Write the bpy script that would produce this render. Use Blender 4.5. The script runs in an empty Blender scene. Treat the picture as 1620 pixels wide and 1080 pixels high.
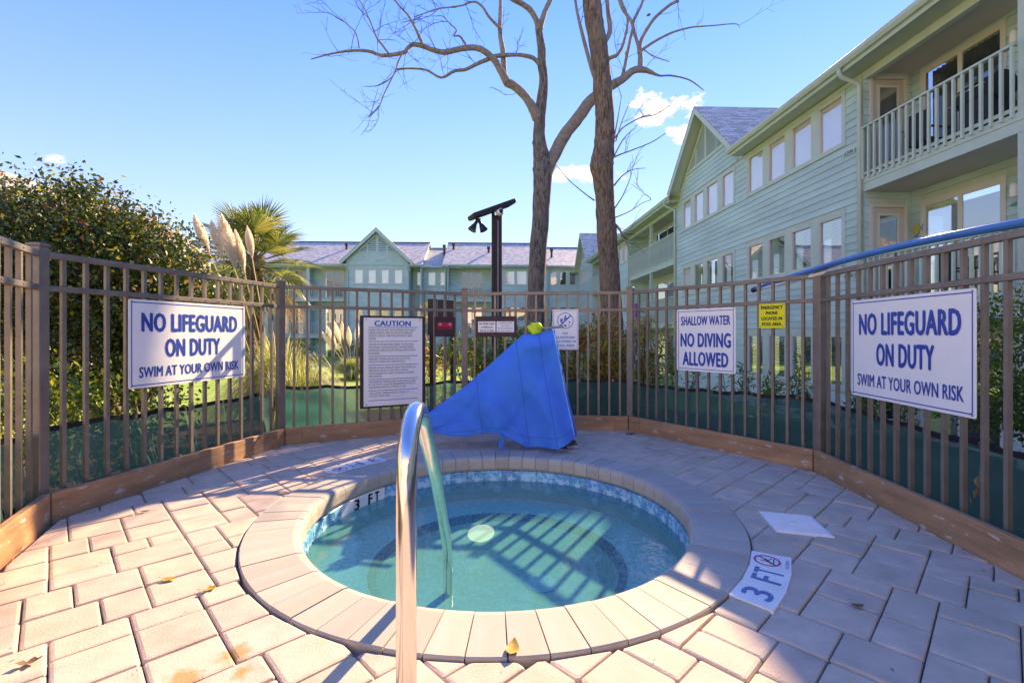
import bpy, bmesh, math, random
import numpy as np
from mathutils import Vector, Matrix
random.seed(7); rng = np.random.default_rng(11)
sc = bpy.context.scene
COL = sc.collection
R = math.radians
# ------------------------------------------------------------------ camera
F, CX, HY, H = 755.0, 810.0, 527.0, 1.14
cam = bpy.data.cameras.new('camera'); camo = bpy.data.objects.new('camera', cam); COL.objects.link(camo)
cam.sensor_width = 36; cam.lens = 36*F/1620; cam.shift_y = (HY-540)/1620
cam.clip_start = .05; cam.clip_end = 3000
camo.location = (0, 0, H); camo.rotation_euler = (R(90), 0, 0)
sc.camera = camo
# ------------------------------------------------------------------ sun and sky
SA, SB = .865, 1.47                       # metres of shadow to -X and -Y per metre of height
sun_dir = Vector((SA, SB, 1)).normalized()
EL = math.asin(sun_dir.z); AZ = math.atan2(SA, SB)
sun = bpy.data.lights.new('sun', 'SUN'); sun.energy = 2.0; sun.angle = R(.5); sun.color = (1, .96, .98)
suno = bpy.data.objects.new('sun', sun); COL.objects.link(suno)
suno.rotation_euler = sun_dir.to_track_quat('Z', 'Y').to_euler()
world = bpy.data.worlds.new('World'); sc.world = world; world.use_nodes = True
wt = world.node_tree; wt.nodes.clear()
def wn(t, **k):
    n = wt.nodes.new(t)
    for a, b in k.items(): setattr(n, a, b)
    return n
def wl(a, b): wt.links.new(a, b)
sky = wn('ShaderNodeTexSky', sky_type='NISHITA', sun_disc=False)
sky.sun_elevation = EL; sky.sun_rotation = AZ
sky.altitude = 0; sky.air_density = 1.25; sky.dust_density = 0.0; sky.ozone_density = 1.6
wo = wn('ShaderNodeOutputWorld'); bg = wn('ShaderNodeBackground'); bg.inputs[1].default_value = .15
# small cumulus scraps high above the roofs
tc = wn('ShaderNodeTexCoord'); sp = wn('ShaderNodeSeparateXYZ'); wl(tc.outputs['Generated'], sp.inputs[0])
def wm(op, a, b=None, c=None):
    n = wn('ShaderNodeMath', operation=op)
    for i, v in enumerate((a, b, c)):
        if v is None: continue
        if isinstance(v, (int, float)): n.inputs[i].default_value = v
        else: wl(v, n.inputs[i])
    return n.outputs[0]
ym = wm('MAXIMUM', sp.outputs[1], .02)
u = wm('DIVIDE', sp.outputs[0], ym); v = wm('DIVIDE', sp.outputs[2], ym)
nz = wn('ShaderNodeTexNoise'); nz.inputs['Scale'].default_value = 20; nz.inputs['Detail'].default_value = 7
nz.inputs['Roughness'].default_value = .6
mp = wn('ShaderNodeMapping'); mp.inputs['Scale'].default_value = (1, 1, 1.8); wl(tc.outputs['Generated'], mp.inputs[0]); wl(mp.outputs[0], nz.inputs['Vector'])
acc = None
for px, py, sx, sy, am in ((1040, 176, 62, 30, 1), (1078, 205, 34, 16, .8), (912, 277, 52, 15, .9), (88, 251, 30, 10, .45), (1800, 60, 120, 40, 1), (-300, 200, 150, 40, 1)):
    du = wm('DIVIDE', wm('SUBTRACT', u, (px-CX)/F), sx/F); dv = wm('DIVIDE', wm('SUBTRACT', v, (HY-py)/F), sy/F)
    r2 = wm('SQRT', wm('ADD', wm('MULTIPLY', du, du), wm('MULTIPLY', dv, dv)))
    m = wm('SUBTRACT', wm('ADD', 1.0, wm('MULTIPLY', wm('SUBTRACT', nz.outputs[0], .5), 4.6)), r2)
    m = wm('MULTIPLY', wn('ShaderNodeClamp').outputs[0] if False else wm('MAXIMUM', wm('MINIMUM', wm('MULTIPLY', m, 1.3), 1.0), 0.0), am)
    acc = m if acc is None else wm('MAXIMUM', acc, m)
hsv = wn('ShaderNodeHueSaturation'); hsv.inputs['Saturation'].default_value = 1.12; hsv.inputs['Value'].default_value = 1.0
wl(sky.outputs[0], hsv.inputs['Color'])
mx = wn('ShaderNodeMix', data_type='RGBA'); wl(wm('MULTIPLY', acc, .85), mx.inputs[0]); tn = wn('ShaderNodeMix', data_type='RGBA', blend_type='MULTIPLY'); tn.inputs[0].default_value = 1; el_ = wm('MINIMUM', wm('MAXIMUM', wm('MULTIPLY', sp.outputs[2], 1.75), 0.0), 1.0); gr = wn('ShaderNodeMix', data_type='RGBA'); wl(el_, gr.inputs[0])
gr.inputs[6].default_value = (.50, .57, .87, 1); gr.inputs[7].default_value = (.11, .29, .84, 1); wl(gr.outputs[2], tn.inputs[7]); wl(hsv.outputs[0], tn.inputs[6])
bw = wn('ShaderNodeRGBToBW'); wl(tn.outputs[2], bw.inputs[0]); scl = wn('ShaderNodeVectorMath', operation='SCALE'); wl(tn.outputs[2], scl.inputs[0])
wl(wm('DIVIDE', 1.3, wm('ADD', 1.0, wm('DIVIDE', bw.outputs[0], 1.5))), scl.inputs['Scale']); wl(scl.outputs[0], mx.inputs[6]); mx.inputs[7].default_value = (2.3, 2.15, 2.35, 1)
wl(mx.outputs[2], bg.inputs[0]); wl(bg.outputs[0], wo.inputs[0])
vs = sc.view_settings; vs.view_transform = 'Standard'; vs.look = 'None'; vs.gamma = 1; vs.exposure = 2.45; vs.use_white_balance = True; vs.white_balance_temperature = 13500; vs.white_balance_tint = 11; vs.use_curve_mapping = False
# ------------------------------------------------------------------ helpers
def P(px, py, D):                        # a point seen at that pixel at depth D metres
    return Vector(((px-CX)/F*D, D, H+(HY-py)/F*D))
def tag(o, label=None, cat=None, group=None, kind=None):
    if label: o['label'] = label
    if cat: o['category'] = cat
    if group: o['group'] = group
    if kind: o['kind'] = kind
    return o
def empty(name, loc=(0, 0, 0), rz=0, label=None, cat=None, group=None):
    o = bpy.data.objects.new(name, None); COL.objects.link(o); o.location = loc; o.rotation_euler = (0, 0, rz)
    o.empty_display_size = .2
    return tag(o, label, cat, group)
def link(name, me, m, parent=None, kind=None, smooth=False):
    if m and not me.materials: me.materials.append(m)
    if smooth: me.polygons.foreach_set('use_smooth', [True]*len(me.polygons))
    o = bpy.data.objects.new(name, me); COL.objects.link(o); o.parent = parent
    if kind: o['kind'] = kind
    return o
def fast_mesh(name, verts, nv):
    """verts (N*nv,3) array, each nv in a row is one face"""
    me = bpy.data.meshes.new(name); n = len(verts)//nv
    me.vertices.add(n*nv); me.vertices.foreach_set('co', np.ascontiguousarray(verts, dtype=np.float32).ravel())
    me.loops.add(n*nv); me.loops.foreach_set('vertex_index', np.arange(n*nv, dtype=np.int32))
    me.polygons.add(n); me.polygons.foreach_set('loop_start', np.arange(0, n*nv, nv, dtype=np.int32))
    me.update(calc_edges=True); return me
class G:
    def __init__(s): s.v = []; s.f = []
    def add(s, vs_, fs):
        b = len(s.v); s.v += [tuple(p) for p in vs_]; s.f += [tuple(b+i for i in f) for f in fs]; return s
    def box(s, x0, x1, y0, y1, z0, z1):
        return s.add([(x0,y0,z0),(x1,y0,z0),(x1,y1,z0),(x0,y1,z0),(x0,y0,z1),(x1,y0,z1),(x1,y1,z1),(x0,y1,z1)],
            [(0,3,2,1),(4,5,6,7),(0,1,5,4),(1,2,6,5),(2,3,7,6),(3,0,4,7)])
    def obox(s, c, ax, ay, hx, hy, z0, z1):       # centre xy, unit axes in plan
        c = Vector(c[:2]); ax = Vector(ax[:2]); ay = Vector(ay[:2]); q = [c-ax*hx-ay*hy, c+ax*hx-ay*hy, c+ax*hx+ay*hy, c-ax*hx+ay*hy]
        return s.prism([tuple(p) for p in q], z0, z1)
    def prism(s, poly, z0, z1):
        n = len(poly)
        return s.add([(p[0],p[1],z0) for p in poly]+[(p[0],p[1],z1) for p in poly],
            [tuple(range(n-1,-1,-1)), tuple(range(n,2*n))]+[(i,(i+1)%n,n+(i+1)%n,n+i) for i in range(n)])
    def extr(s, poly, vec):                      # planar polygon of 3D points pushed along vec
        n = len(poly); vec = Vector(vec)
        return s.add([Vector(p) for p in poly]+[Vector(p)+vec for p in poly],
            [tuple(range(n-1,-1,-1)), tuple(range(n,2*n))]+[(i,(i+1)%n,n+(i+1)%n,n+i) for i in range(n)])
    def tube(s, pts, rad, n=8, caps=True, jit=0):
        pts = [Vector(p) for p in pts]; m = len(pts)
        if not hasattr(rad, '__len__'): rad = [rad]*m
        t0 = (pts[1]-pts[0]).normalized(); up = Vector((0,0,1)) if abs(t0.z) < .9 else Vector((1,0,0))
        a = t0.cross(up).normalized(); vs_ = []; fs = []
        for i in range(m):
            t = (pts[min(i+1,m-1)]-pts[max(i-1,0)]).normalized()
            a = (a-t*a.dot(t)).normalized(); b = t.cross(a)
            for k in range(n):
                an = 2*math.pi*k/n; r = rad[i]*(1+(random.uniform(-jit,jit) if jit else 0))
                vs_.append(pts[i]+a*math.cos(an)*r+b*math.sin(an)*r)
        for i in range(m-1):
            for k in range(n):
                fs.append((i*n+k, i*n+(k+1)%n, (i+1)*n+(k+1)%n, (i+1)*n+k))
        if caps: fs += [tuple(range(n-1,-1,-1)), tuple(range((m-1)*n, m*n))]
        return s.add(vs_, fs)
    def lathe(s, prof, c=(0,0,0), n=24):         # (r,z) profile round z
        c = Vector(c); vs_ = []; fs = []; m = len(prof)
        for r, z in prof:
            for k in range(n): an = 2*math.pi*k/n; vs_.append(c+Vector((r*math.cos(an), r*math.sin(an), z)))
        for i in range(m-1):
            for k in range(n): fs.append((i*n+k, i*n+(k+1)%n, (i+1)*n+(k+1)%n, (i+1)*n+k))
        return s.add(vs_, fs)
    def mesh(s, name): me = bpy.data.meshes.new(name); me.from_pydata(s.v, [], s.f); me.update(); return me
    def obj(s, name, m, parent=None, kind=None, smooth=False, bevel=0, label=None, cat=None, group=None):
        me = s.mesh(name)
        if bevel:
            bm = bmesh.new(); bm.from_mesh(me); bmesh.ops.bevel(bm, geom=bm.edges[:], offset=bevel, segments=1, affect='EDGES'); bm.to_mesh(me); bm.free()
        o = link(name, me, m, parent, kind, smooth); tag(o, label, cat, group)
        return o
def clip(poly, a, n):                            # keep the side where (p-a).n > 0
    out = []
    for i in range(len(poly)):
        p, q = poly[i], poly[(i+1) % len(poly)]
        dp = (p[0]-a[0])*n[0]+(p[1]-a[1])*n[1]; dq = (q[0]-a[0])*n[0]+(q[1]-a[1])*n[1]
        if dp >= 0: out.append(p)
        if (dp >= 0) != (dq >= 0):
            t = dp/(dp-dq); out.append((p[0]+(q[0]-p[0])*t, p[1]+(q[1]-p[1])*t))
    return out
def area(poly): return abs(sum(poly[i-1][0]*poly[i][1]-poly[i][0]*poly[i-1][1] for i in range(len(poly))))/2
# ------------------------------------------------------------------ materials
def mat(name, col, rough=.7, metal=0, nscale=0, namt=.15, bump=0, bscale=None, rand=0, spec=.5, stretch=(1,1,1), coord='Object', detail=5, col2=None, trans=0, noisefac=(.3,.7)):
    m = bpy.data.materials.new(name); m.use_nodes = True; t = m.node_tree; b = t.nodes['Principled BSDF']
    b.inputs['Roughness'].default_value = rough; b.inputs['Metallic'].default_value = metal
    b.inputs['Specular IOR Level'].default_value = spec
    N = t.nodes.new; L = t.links.new
    src = N('ShaderNodeRGB'); src.outputs[0].default_value = (*col, 1); out = src.outputs[0]
    if nscale or bump:
        tc = N('ShaderNodeTexCoord'); mp = N('ShaderNodeMapping'); mp.inputs['Scale'].default_value = stretch
        L(tc.outputs[coord], mp.inputs[0])
    if nscale:
        nz = N('ShaderNodeTexNoise'); nz.inputs['Scale'].default_value = nscale; nz.inputs['Detail'].default_value = detail; L(mp.outputs[0], nz.inputs['Vector'])
        mr = N('ShaderNodeMapRange'); mr.inputs[1].default_value = noisefac[0]; mr.inputs[2].default_value = noisefac[1]; L(nz.outputs[0], mr.inputs[0])
        if col2:
            mx = N('ShaderNodeMix'); mx.data_type = 'RGBA'; L(mr.outputs[0], mx.inputs[0]); L(out, mx.inputs[6]); mx.inputs[7].default_value = (*col2, 1); out = mx.outputs[2]
        else:
            mr.inputs[3].default_value = 1-namt; mr.inputs[4].default_value = 1+namt
            mu = N('ShaderNodeVectorMath'); mu.operation = 'SCALE'; L(out, mu.inputs[0]); L(mr.outputs[0], mu.inputs['Scale']); out = mu.outputs[0]
    if rand:
        oi = N('ShaderNodeObjectInfo'); hs = N('ShaderNodeHueSaturation'); L(out, hs.inputs['Color'])
        mr = N('ShaderNodeMapRange'); mr.inputs[3].default_value = 1-rand; mr.inputs[4].default_value = 1+rand; L(oi.outputs['Random'], mr.inputs[0]); L(mr.outputs[0], hs.inputs['Value'])
        m2 = N('ShaderNodeMath'); m2.operation = 'MULTIPLY'; m2.inputs[1].default_value = 7.31; L(oi.outputs['Random'], m2.inputs[0])
        fr = N('ShaderNodeMath'); fr.operation = 'FRACT'; L(m2.outputs[0], fr.inputs[0])
        mr2 = N('ShaderNodeMapRange'); mr2.inputs[3].default_value = .5-rand*.12; mr2.inputs[4].default_value = .5+rand*.12; L(fr.outputs[0], mr2.inputs[0]); L(mr2.outputs[0], hs.inputs['Hue'])
        out = hs.outputs[0]
    L(out, b.inputs['Base Color'])
    if bump:
        nb = N('ShaderNodeTexNoise'); nb.inputs['Scale'].default_value = bscale or nscale or 20; nb.inputs['Detail'].default_value = 6; L(mp.outputs[0], nb.inputs['Vector'])
        bp = N('ShaderNodeBump'); bp.inputs['Strength'].default_value = bump; bp.inputs['Distance'].default_value = .01; L(nb.outputs[0], bp.inputs['Height']); L(bp.outputs[0], b.inputs['Normal'])
    if trans: b.inputs['Transmission Weight'].default_value = trans
    return m
def leafmat(name, c1, c2, scale=3, gloss=.45, tr=.35):
    """two-tone leaf that lets light through"""
    m = bpy.data.materials.new(name); m.use_nodes = True; t = m.node_tree; N = t.nodes.new; L = t.links.new
    b = t.nodes['Principled BSDF']; b.inputs['Roughness'].default_value = gloss; out = t.nodes['Material Output']
    g = N('ShaderNodeNewGeometry'); cr = N('ShaderNodeMix'); cr.data_type = 'RGBA'; L(g.outputs['Random Per Island'], cr.inputs[0])
    cr.inputs[6].default_value = (*c1, 1); cr.inputs[7].default_value = (*c2, 1); L(cr.outputs[2], b.inputs['Base Color'])
    tl = N('ShaderNodeBsdfTranslucent'); hs = N('ShaderNodeHueSaturation'); hs.inputs['Value'].default_value = 1.6; hs.inputs['Hue'].default_value = .485; L(cr.outputs[2], hs.inputs['Color']); L(hs.outputs[0], tl.inputs[0])
    mx = N('ShaderNodeMixShader'); mx.inputs[0].default_value = tr; L(b.outputs[0], mx.inputs[1]); L(tl.outputs[0], mx.inputs[2]); L(mx.outputs[0], out.inputs[0])
    return m
M = {}
def paver_mat():
    m = mat('paver_concrete', (.61, .455, .335), .85, nscale=7, namt=.14, bump=.25, bscale=140, rand=.075, spec=.25)
    t = m.node_tree; N = t.nodes.new; L = t.links.new; b = t.nodes['Principled BSDF']
    src = b.inputs['Base Color'].links[0].from_socket
    tc = N('ShaderNodeTexCoord'); mp = N('ShaderNodeMapping'); mp.inputs['Rotation'].default_value = (0, 0, R(25)); mp.inputs['Scale'].default_value = (1, 4.5, 1); L(tc.outputs['Object'], mp.inputs[0])
    nz = N('ShaderNodeTexNoise'); nz.inputs['Scale'].default_value = 3.2; nz.inputs['Detail'].default_value = 4; nz.inputs['Distortion'].default_value = 1.2; L(mp.outputs[0], nz.inputs['Vector'])
    mr = N('ShaderNodeMapRange'); mr.inputs[1].default_value = .48; mr.inputs[2].default_value = .75; L(nz.outputs[0], mr.inputs[0])
    mx = N('ShaderNodeMix'); mx.data_type = 'RGBA'; L(mr.outputs[0], mx.inputs[0]); L(src, mx.inputs[6]); mx.inputs[7].default_value = (.60, .44, .33, 1)
    # fine dark specks and sparse ochre leaf stains
    n2 = N('ShaderNodeTexNoise'); n2.inputs['Scale'].default_value = 90; n2.inputs['Detail'].default_value = 3; L(tc.outputs['Object'], n2.inputs['Vector'])
    m2 = N('ShaderNodeMapRange'); m2.inputs[1].default_value = .66; m2.inputs[2].default_value = .78; m2.inputs[4].default_value = .5; L(n2.outputs[0], m2.inputs[0])
    x2 = N('ShaderNodeMix'); x2.data_type = 'RGBA'; L(m2.outputs[0], x2.inputs[0]); L(mx.outputs[2], x2.inputs[6]); x2.inputs[7].default_value = (.22, .16, .12, 1)
    last = x2.outputs[2]
    for (sx, sy, sr) in ((-1.085, 1.575, .055), (-.985, 1.70, .05), (-.91, 1.60, .03)):
        dv = N('ShaderNodeVectorMath'); dv.operation = 'DISTANCE'; L(tc.outputs['Object'], dv.inputs[0]); dv.inputs[1].default_value = (sx, sy, 0)
        n3 = N('ShaderNodeTexNoise'); n3.inputs['Scale'].default_value = 28; L(tc.outputs['Object'], n3.inputs['Vector'])
        ad = N('ShaderNodeMath'); ad.operation = 'MULTIPLY_ADD'; L(n3.outputs[0], ad.inputs[0]); ad.inputs[1].default_value = .09; L(dv.outputs['Value'], ad.inputs[2])
        m3 = N('ShaderNodeMapRange'); m3.inputs[1].default_value = sr+.06; m3.inputs[2].default_value = sr+.02; m3.inputs[3].default_value = 0; m3.inputs[4].default_value = .75; L(ad.outputs[0], m3.inputs[0])
        x3 = N('ShaderNodeMix'); x3.data_type = 'RGBA'; L(m3.outputs[0], x3.inputs[0]); L(last, x3.inputs[6]); x3.inputs[7].default_value = (.42, .22, .05, 1); last = x3.outputs[2]
    L(last, b.inputs['Base Color']); return m
M['paver'] = paver_mat()
M['sand'] = mat('joint_sand', (.26, .19, .13), .95, nscale=40, namt=.3)
M['coping'] = mat('coping_stone', (.47, .375, .28), .75, nscale=3.5, namt=.22, bump=.15, bscale=90, rand=.09, spec=.3, stretch=(1, 2.4, 1), col2=(.48, .42, .34))
M['plaster'] = mat('aqua_pebble_caustic_plaster', (.70, .90, .76), .6, nscale=30, bump=.4, bscale=30, col2=(.40, .68, .70), noisefac=(.42, .6))  # pebble pattern, its mottling also standing in for caustic dapple
M['wallplaster'] = mat('pale_plaster', (.50, .68, .55), .6, nscale=6, namt=.15)
def tile_mat():
    m = mat('glazed_waterline_tile', (.06, .36, .55), .12, nscale=26, col2=(.30, .62, .72), rand=.14, noisefac=(.45, .6))
    return m
M['tile'] = tile_mat()
M['floor'] = mat('caustic_floor_plaster', (.30, .78, .58), .6, nscale=16, col2=(.16, .50, .50), noisefac=(.38, .62), bump=.4, bscale=24)  # colour mottling stands in for caustic light on the floor
M['navy'] = mat('navy_tile', (.012, .03, .10), .25, rand=.4)
M['whitetile'] = mat('white_tile', (.84, .82, .76), .25, nscale=9, namt=.05)
M['white'] = mat('white_plastic', (.86, .85, .80), .4, nscale=12, namt=.04)
M['steel'] = mat('polished_stainless', (.78, .74, .70), .13, 1, nscale=18, namt=.10, stretch=(1, 1, .25), bump=.03, bscale=30)
M['bronze'] = mat('bronze_aluminium', (.235, .19, .145), .42, .25, nscale=9, namt=.18, spec=.5)
M['board'] = mat('painted_brown_board', (.46, .24, .115), .7, nscale=2.2, namt=.28, bump=.3, bscale=30, stretch=(1, 1, 6))
def wear(m, col, lo=.68, hi=.70, scale=14, amt=.8, st=(1, 1, 3)):
    t = m.node_tree; N = t.nodes.new; L = t.links.new; b = t.nodes['Principled BSDF']; src = b.inputs['Base Color'].links[0].from_socket
    tc = N('ShaderNodeTexCoord'); mp = N('ShaderNodeMapping'); mp.inputs['Scale'].default_value = st; L(tc.outputs['Object'], mp.inputs[0])
    nz = N('ShaderNodeTexNoise'); nz.inputs['Scale'].default_value = scale; nz.inputs['Detail'].default_value = 8; nz.inputs['Roughness'].default_value = .65; L(mp.outputs[0], nz.inputs['Vector'])
    mr = N('ShaderNodeMapRange'); mr.inputs[1].default_value = lo; mr.inputs[2].default_value = hi; mr.inputs[4].default_value = amt; L(nz.outputs[0], mr.inputs[0])
    mx = N('ShaderNodeMix'); mx.data_type = 'RGBA'; L(mr.outputs[0], mx.inputs[0]); L(src, mx.inputs[6]); mx.inputs[7].default_value = (*col, 1); L(mx.outputs[2], b.inputs['Base Color'])
wear(M['board'], (.62, .55, .50), .60, .66, 9)
wear(M['coping'], (.50, .33, .22), .58, .75, 5, .55)
M['signwhite'] = mat('sign_white', (.88, .86, .80), .35, nscale=3, namt=.03)
M['signblue'] = mat('sign_blue', (.004, .065, .36), .4)
M['signblue2'] = mat('sign_mid_blue', (.01, .13, .42), .4)
M['depthblue'] = mat('depth_blue', (.03, .17, .34), .4)
M['black'] = mat('black_print', (.012, .012, .014), .5)
M['red'] = mat('red_print', (.62, .02, .05), .4)
M['pink'] = mat('pink_print', (.62, .03, .16), .4)
M['grey'] = mat('grey_print', (.20, .22, .30), .5)
M['yellow'] = mat('sign_yellow', (.85, .78, .02), .4)
M['brownboard'] = mat('dark_brown_board', (.055, .022, .022), .6, nscale=10, namt=.2)
M['siding'] = mat('teal_siding', (.43, .60, .54), .6, nscale=1.3, namt=.13, rand=.035, stretch=(1, .4, 2))
M['trim'] = mat('sage_trim', (.48, .59, .48), .55, nscale=3, namt=.06)
M['trimfar'] = mat('teal_trim', (.42, .58, .53), .55, nscale=3, namt=.06)
M['soffit'] = mat('soffit', (.55, .54, .50), .8, nscale=2, namt=.06)
M['frame'] = mat('window_frame', (.62, .60, .52), .5)
M['blind'] = mat('blind_slat', (.74, .76, .76), .6)
M['blindshut'] = mat('closed_blind', (.93, .92, .88), .6, nscale=1.5, namt=.05)
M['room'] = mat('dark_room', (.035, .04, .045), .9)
M['curtain'] = mat('curtain', (.16, .14, .12), .9, nscale=8, namt=.3, stretch=(1, 8, 1))
M['door'] = mat('door_paint', (.52, .49, .42), .5)
M['dark'] = mat('dark_furniture', (.02, .022, .028), .5)
M['cameradome'] = mat('smoked_dome', (.015, .015, .02), .08)
M['lampbrown'] = mat('dark_brown_post', (.028, .016, .015), .6, nscale=8, namt=.2, stretch=(6, 6, 1))
M['conduit'] = mat('grey_conduit', (.25, .24, .27), .5)
def glass_mat(name, refl=.55, tint=(.9, .95, 1)):
    m = bpy.data.materials.new(name); m.use_nodes = True; t = m.node_tree; N = t.nodes.new; L = t.links.new; t.nodes.remove(t.nodes['Principled BSDF'])
    tr = N('ShaderNodeBsdfTransparent'); tr.inputs[0].default_value = (*tint, 1); gl = N('ShaderNodeBsdfGlossy'); gl.inputs['Roughness'].default_value = .02
    tc = N('ShaderNodeTexCoord'); nz = N('ShaderNodeTexNoise'); nz.inputs['Scale'].default_value = .9; L(tc.outputs['Object'], nz.inputs['Vector'])
    bp = N('ShaderNodeBump'); bp.inputs['Strength'].default_value = .05; bp.inputs['Distance'].default_value = .05; L(nz.outputs[0], bp.inputs['Height']); L(bp.outputs[0], gl.inputs['Normal'])
    mx = N('ShaderNodeMixShader'); mx.inputs[0].default_value = refl; L(tr.outputs[0], mx.inputs[1]); L(gl.outputs[0], mx.inputs[2]); L(mx.outputs[0], t.nodes['Material Output'].inputs[0])
    return m
M['glass'] = glass_mat('window_glass', .34); M['glassshut'] = glass_mat('window_glass_over_blind', .22, (1, 1, 1))
M['glassdoor'] = glass_mat('door_glass', .16, (.75, .8, .85)); M['glassdim'] = glass_mat('window_glass_dim', .30, (.7, .8, .85))
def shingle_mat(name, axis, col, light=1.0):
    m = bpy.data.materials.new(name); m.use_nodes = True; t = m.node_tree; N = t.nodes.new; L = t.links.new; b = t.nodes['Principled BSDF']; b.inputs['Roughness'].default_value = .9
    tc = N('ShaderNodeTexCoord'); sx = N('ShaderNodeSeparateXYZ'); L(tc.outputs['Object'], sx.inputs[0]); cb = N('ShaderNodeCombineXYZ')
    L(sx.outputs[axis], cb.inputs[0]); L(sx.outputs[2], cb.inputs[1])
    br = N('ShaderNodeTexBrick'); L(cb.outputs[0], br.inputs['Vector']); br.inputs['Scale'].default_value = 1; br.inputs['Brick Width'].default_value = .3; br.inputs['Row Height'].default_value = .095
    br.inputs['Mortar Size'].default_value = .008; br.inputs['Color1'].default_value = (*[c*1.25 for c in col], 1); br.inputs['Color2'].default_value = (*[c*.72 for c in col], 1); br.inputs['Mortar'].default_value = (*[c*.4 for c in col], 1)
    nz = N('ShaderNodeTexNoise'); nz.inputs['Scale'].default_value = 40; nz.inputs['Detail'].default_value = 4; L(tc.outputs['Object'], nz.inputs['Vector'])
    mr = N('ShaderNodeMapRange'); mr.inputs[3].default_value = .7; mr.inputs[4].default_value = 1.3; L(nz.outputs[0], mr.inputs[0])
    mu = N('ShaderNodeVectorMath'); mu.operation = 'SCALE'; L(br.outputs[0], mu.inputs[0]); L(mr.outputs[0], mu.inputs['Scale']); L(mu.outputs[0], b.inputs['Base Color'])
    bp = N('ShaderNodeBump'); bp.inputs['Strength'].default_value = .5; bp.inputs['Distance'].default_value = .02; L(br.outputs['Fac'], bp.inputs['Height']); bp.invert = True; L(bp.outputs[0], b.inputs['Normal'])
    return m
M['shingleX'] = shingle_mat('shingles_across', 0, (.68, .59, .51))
M['shingleY'] = shingle_mat('shingles_along', 1, (.40, .38, .34))
def bark_mat(name, c1, c2, st=(16, 16, 3.2), moss=(.16, .14, .09)):
    m = bpy.data.materials.new(name); m.use_nodes = True; t = m.node_tree; N = t.nodes.new; L = t.links.new; b = t.nodes['Principled BSDF']; b.inputs['Roughness'].default_value = .95; b.inputs['Specular IOR Level'].default_value = .15
    tc = N('ShaderNodeTexCoord'); mp = N('ShaderNodeMapping'); mp.inputs['Scale'].default_value = st; L(tc.outputs['Object'], mp.inputs[0])
    vo = N('ShaderNodeTexNoise'); vo.inputs['Scale'].default_value = 1.6; vo.inputs['Detail'].default_value = 7; vo.inputs['Roughness'].default_value = .62; vo.inputs['Distortion'].default_value = .7; L(mp.outputs[0], vo.inputs['Vector'])
    mr = N('ShaderNodeMapRange'); mr.inputs[1].default_value = .36; mr.inputs[2].default_value = .62; L(vo.outputs[0], mr.inputs[0])
    mx = N('ShaderNodeMix'); mx.data_type = 'RGBA'; L(mr.outputs[0], mx.inputs[0]); mx.inputs[6].default_value = (*c2, 1); mx.inputs[7].default_value = (*c1, 1)
    n2 = N('ShaderNodeTexNoise'); n2.inputs['Scale'].default_value = 1.7; n2.inputs['Detail'].default_value = 4; L(tc.outputs['Object'], n2.inputs['Vector'])
    m2 = N('ShaderNodeMapRange'); m2.inputs[1].default_value = .5; m2.inputs[2].default_value = .7; m2.inputs[4].default_value = .7; L(n2.outputs[0], m2.inputs[0])
    x2 = N('ShaderNodeMix'); x2.data_type = 'RGBA'; L(m2.outputs[0], x2.inputs[0]); L(mx.outputs[2], x2.inputs[6]); x2.inputs[7].default_value = (*moss, 1); 
    L(x2.outputs[2], b.inputs['Base Color'])
    bp = N('ShaderNodeBump'); bp.inputs['Strength'].default_value = 1; bp.inputs['Distance'].default_value = .03; L(vo.outputs[0], bp.inputs['Height']); L(bp.outputs[0], b.inputs['Normal'])
    return m
M['bark1'] = bark_mat('grey_bark', (.30, .25, .20), (.07, .055, .045), moss=(.20, .18, .15))
M['bark2'] = bark_mat('brown_bark', (.34, .235, .16), (.085, .05, .035), moss=(.26, .20, .14))
M['limb'] = mat('limb_bark', (.22, .165, .125), .9, nscale=14, col2=(.36, .30, .23), bump=.5, bscale=40)
M['twig'] = mat('twig', (.085, .06, .05), .9, nscale=10, namt=.3)
M['stem'] = mat('shrub_stem', (.16, .115, .085), .9, nscale=20, namt=.3)
def screen_mat():
    m = bpy.data.materials.new('green_mesh_fabric'); m.use_nodes = True; t = m.node_tree; N = t.nodes.new; L = t.links.new; b = t.nodes['Principled BSDF']; b.inputs['Roughness'].default_value = .8
    tc = N('ShaderNodeTexCoord'); nz = N('ShaderNodeTexNoise'); nz.inputs['Scale'].default_value = 5; nz.inputs['Detail'].default_value = 6; L(tc.outputs['Object'], nz.inputs['Vector'])
    cr = N('ShaderNodeMix'); cr.data_type = 'RGBA'; L(nz.outputs[0], cr.inputs[0]); cr.inputs[6].default_value = (.008, .07, .058, 1); cr.inputs[7].default_value = (.018, .125, .105, 1); L(cr.outputs[2], b.inputs['Base Color'])
    tl = N('ShaderNodeBsdfTranslucent'); tl.inputs[0].default_value = (.05, .30, .24, 1); tp = N('ShaderNodeBsdfTransparent')
    a = N('ShaderNodeMixShader'); a.inputs[0].default_value = .35; L(b.outputs[0], a.inputs[1]); L(tl.outputs[0], a.inputs[2])
    c = N('ShaderNodeMixShader'); c.inputs[0].default_value = .22; L(a.outputs[0], c.inputs[1]); L(tp.outputs[0], c.inputs[2]); L(c.outputs[0], t.nodes['Material Output'].inputs[0])
    return m
M['screen'] = screen_mat()
M['hem'] = mat('black_hem', (.012, .014, .016), .7)
M['brass'] = mat('grommet', (.35, .25, .2), .4, .8)
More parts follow.
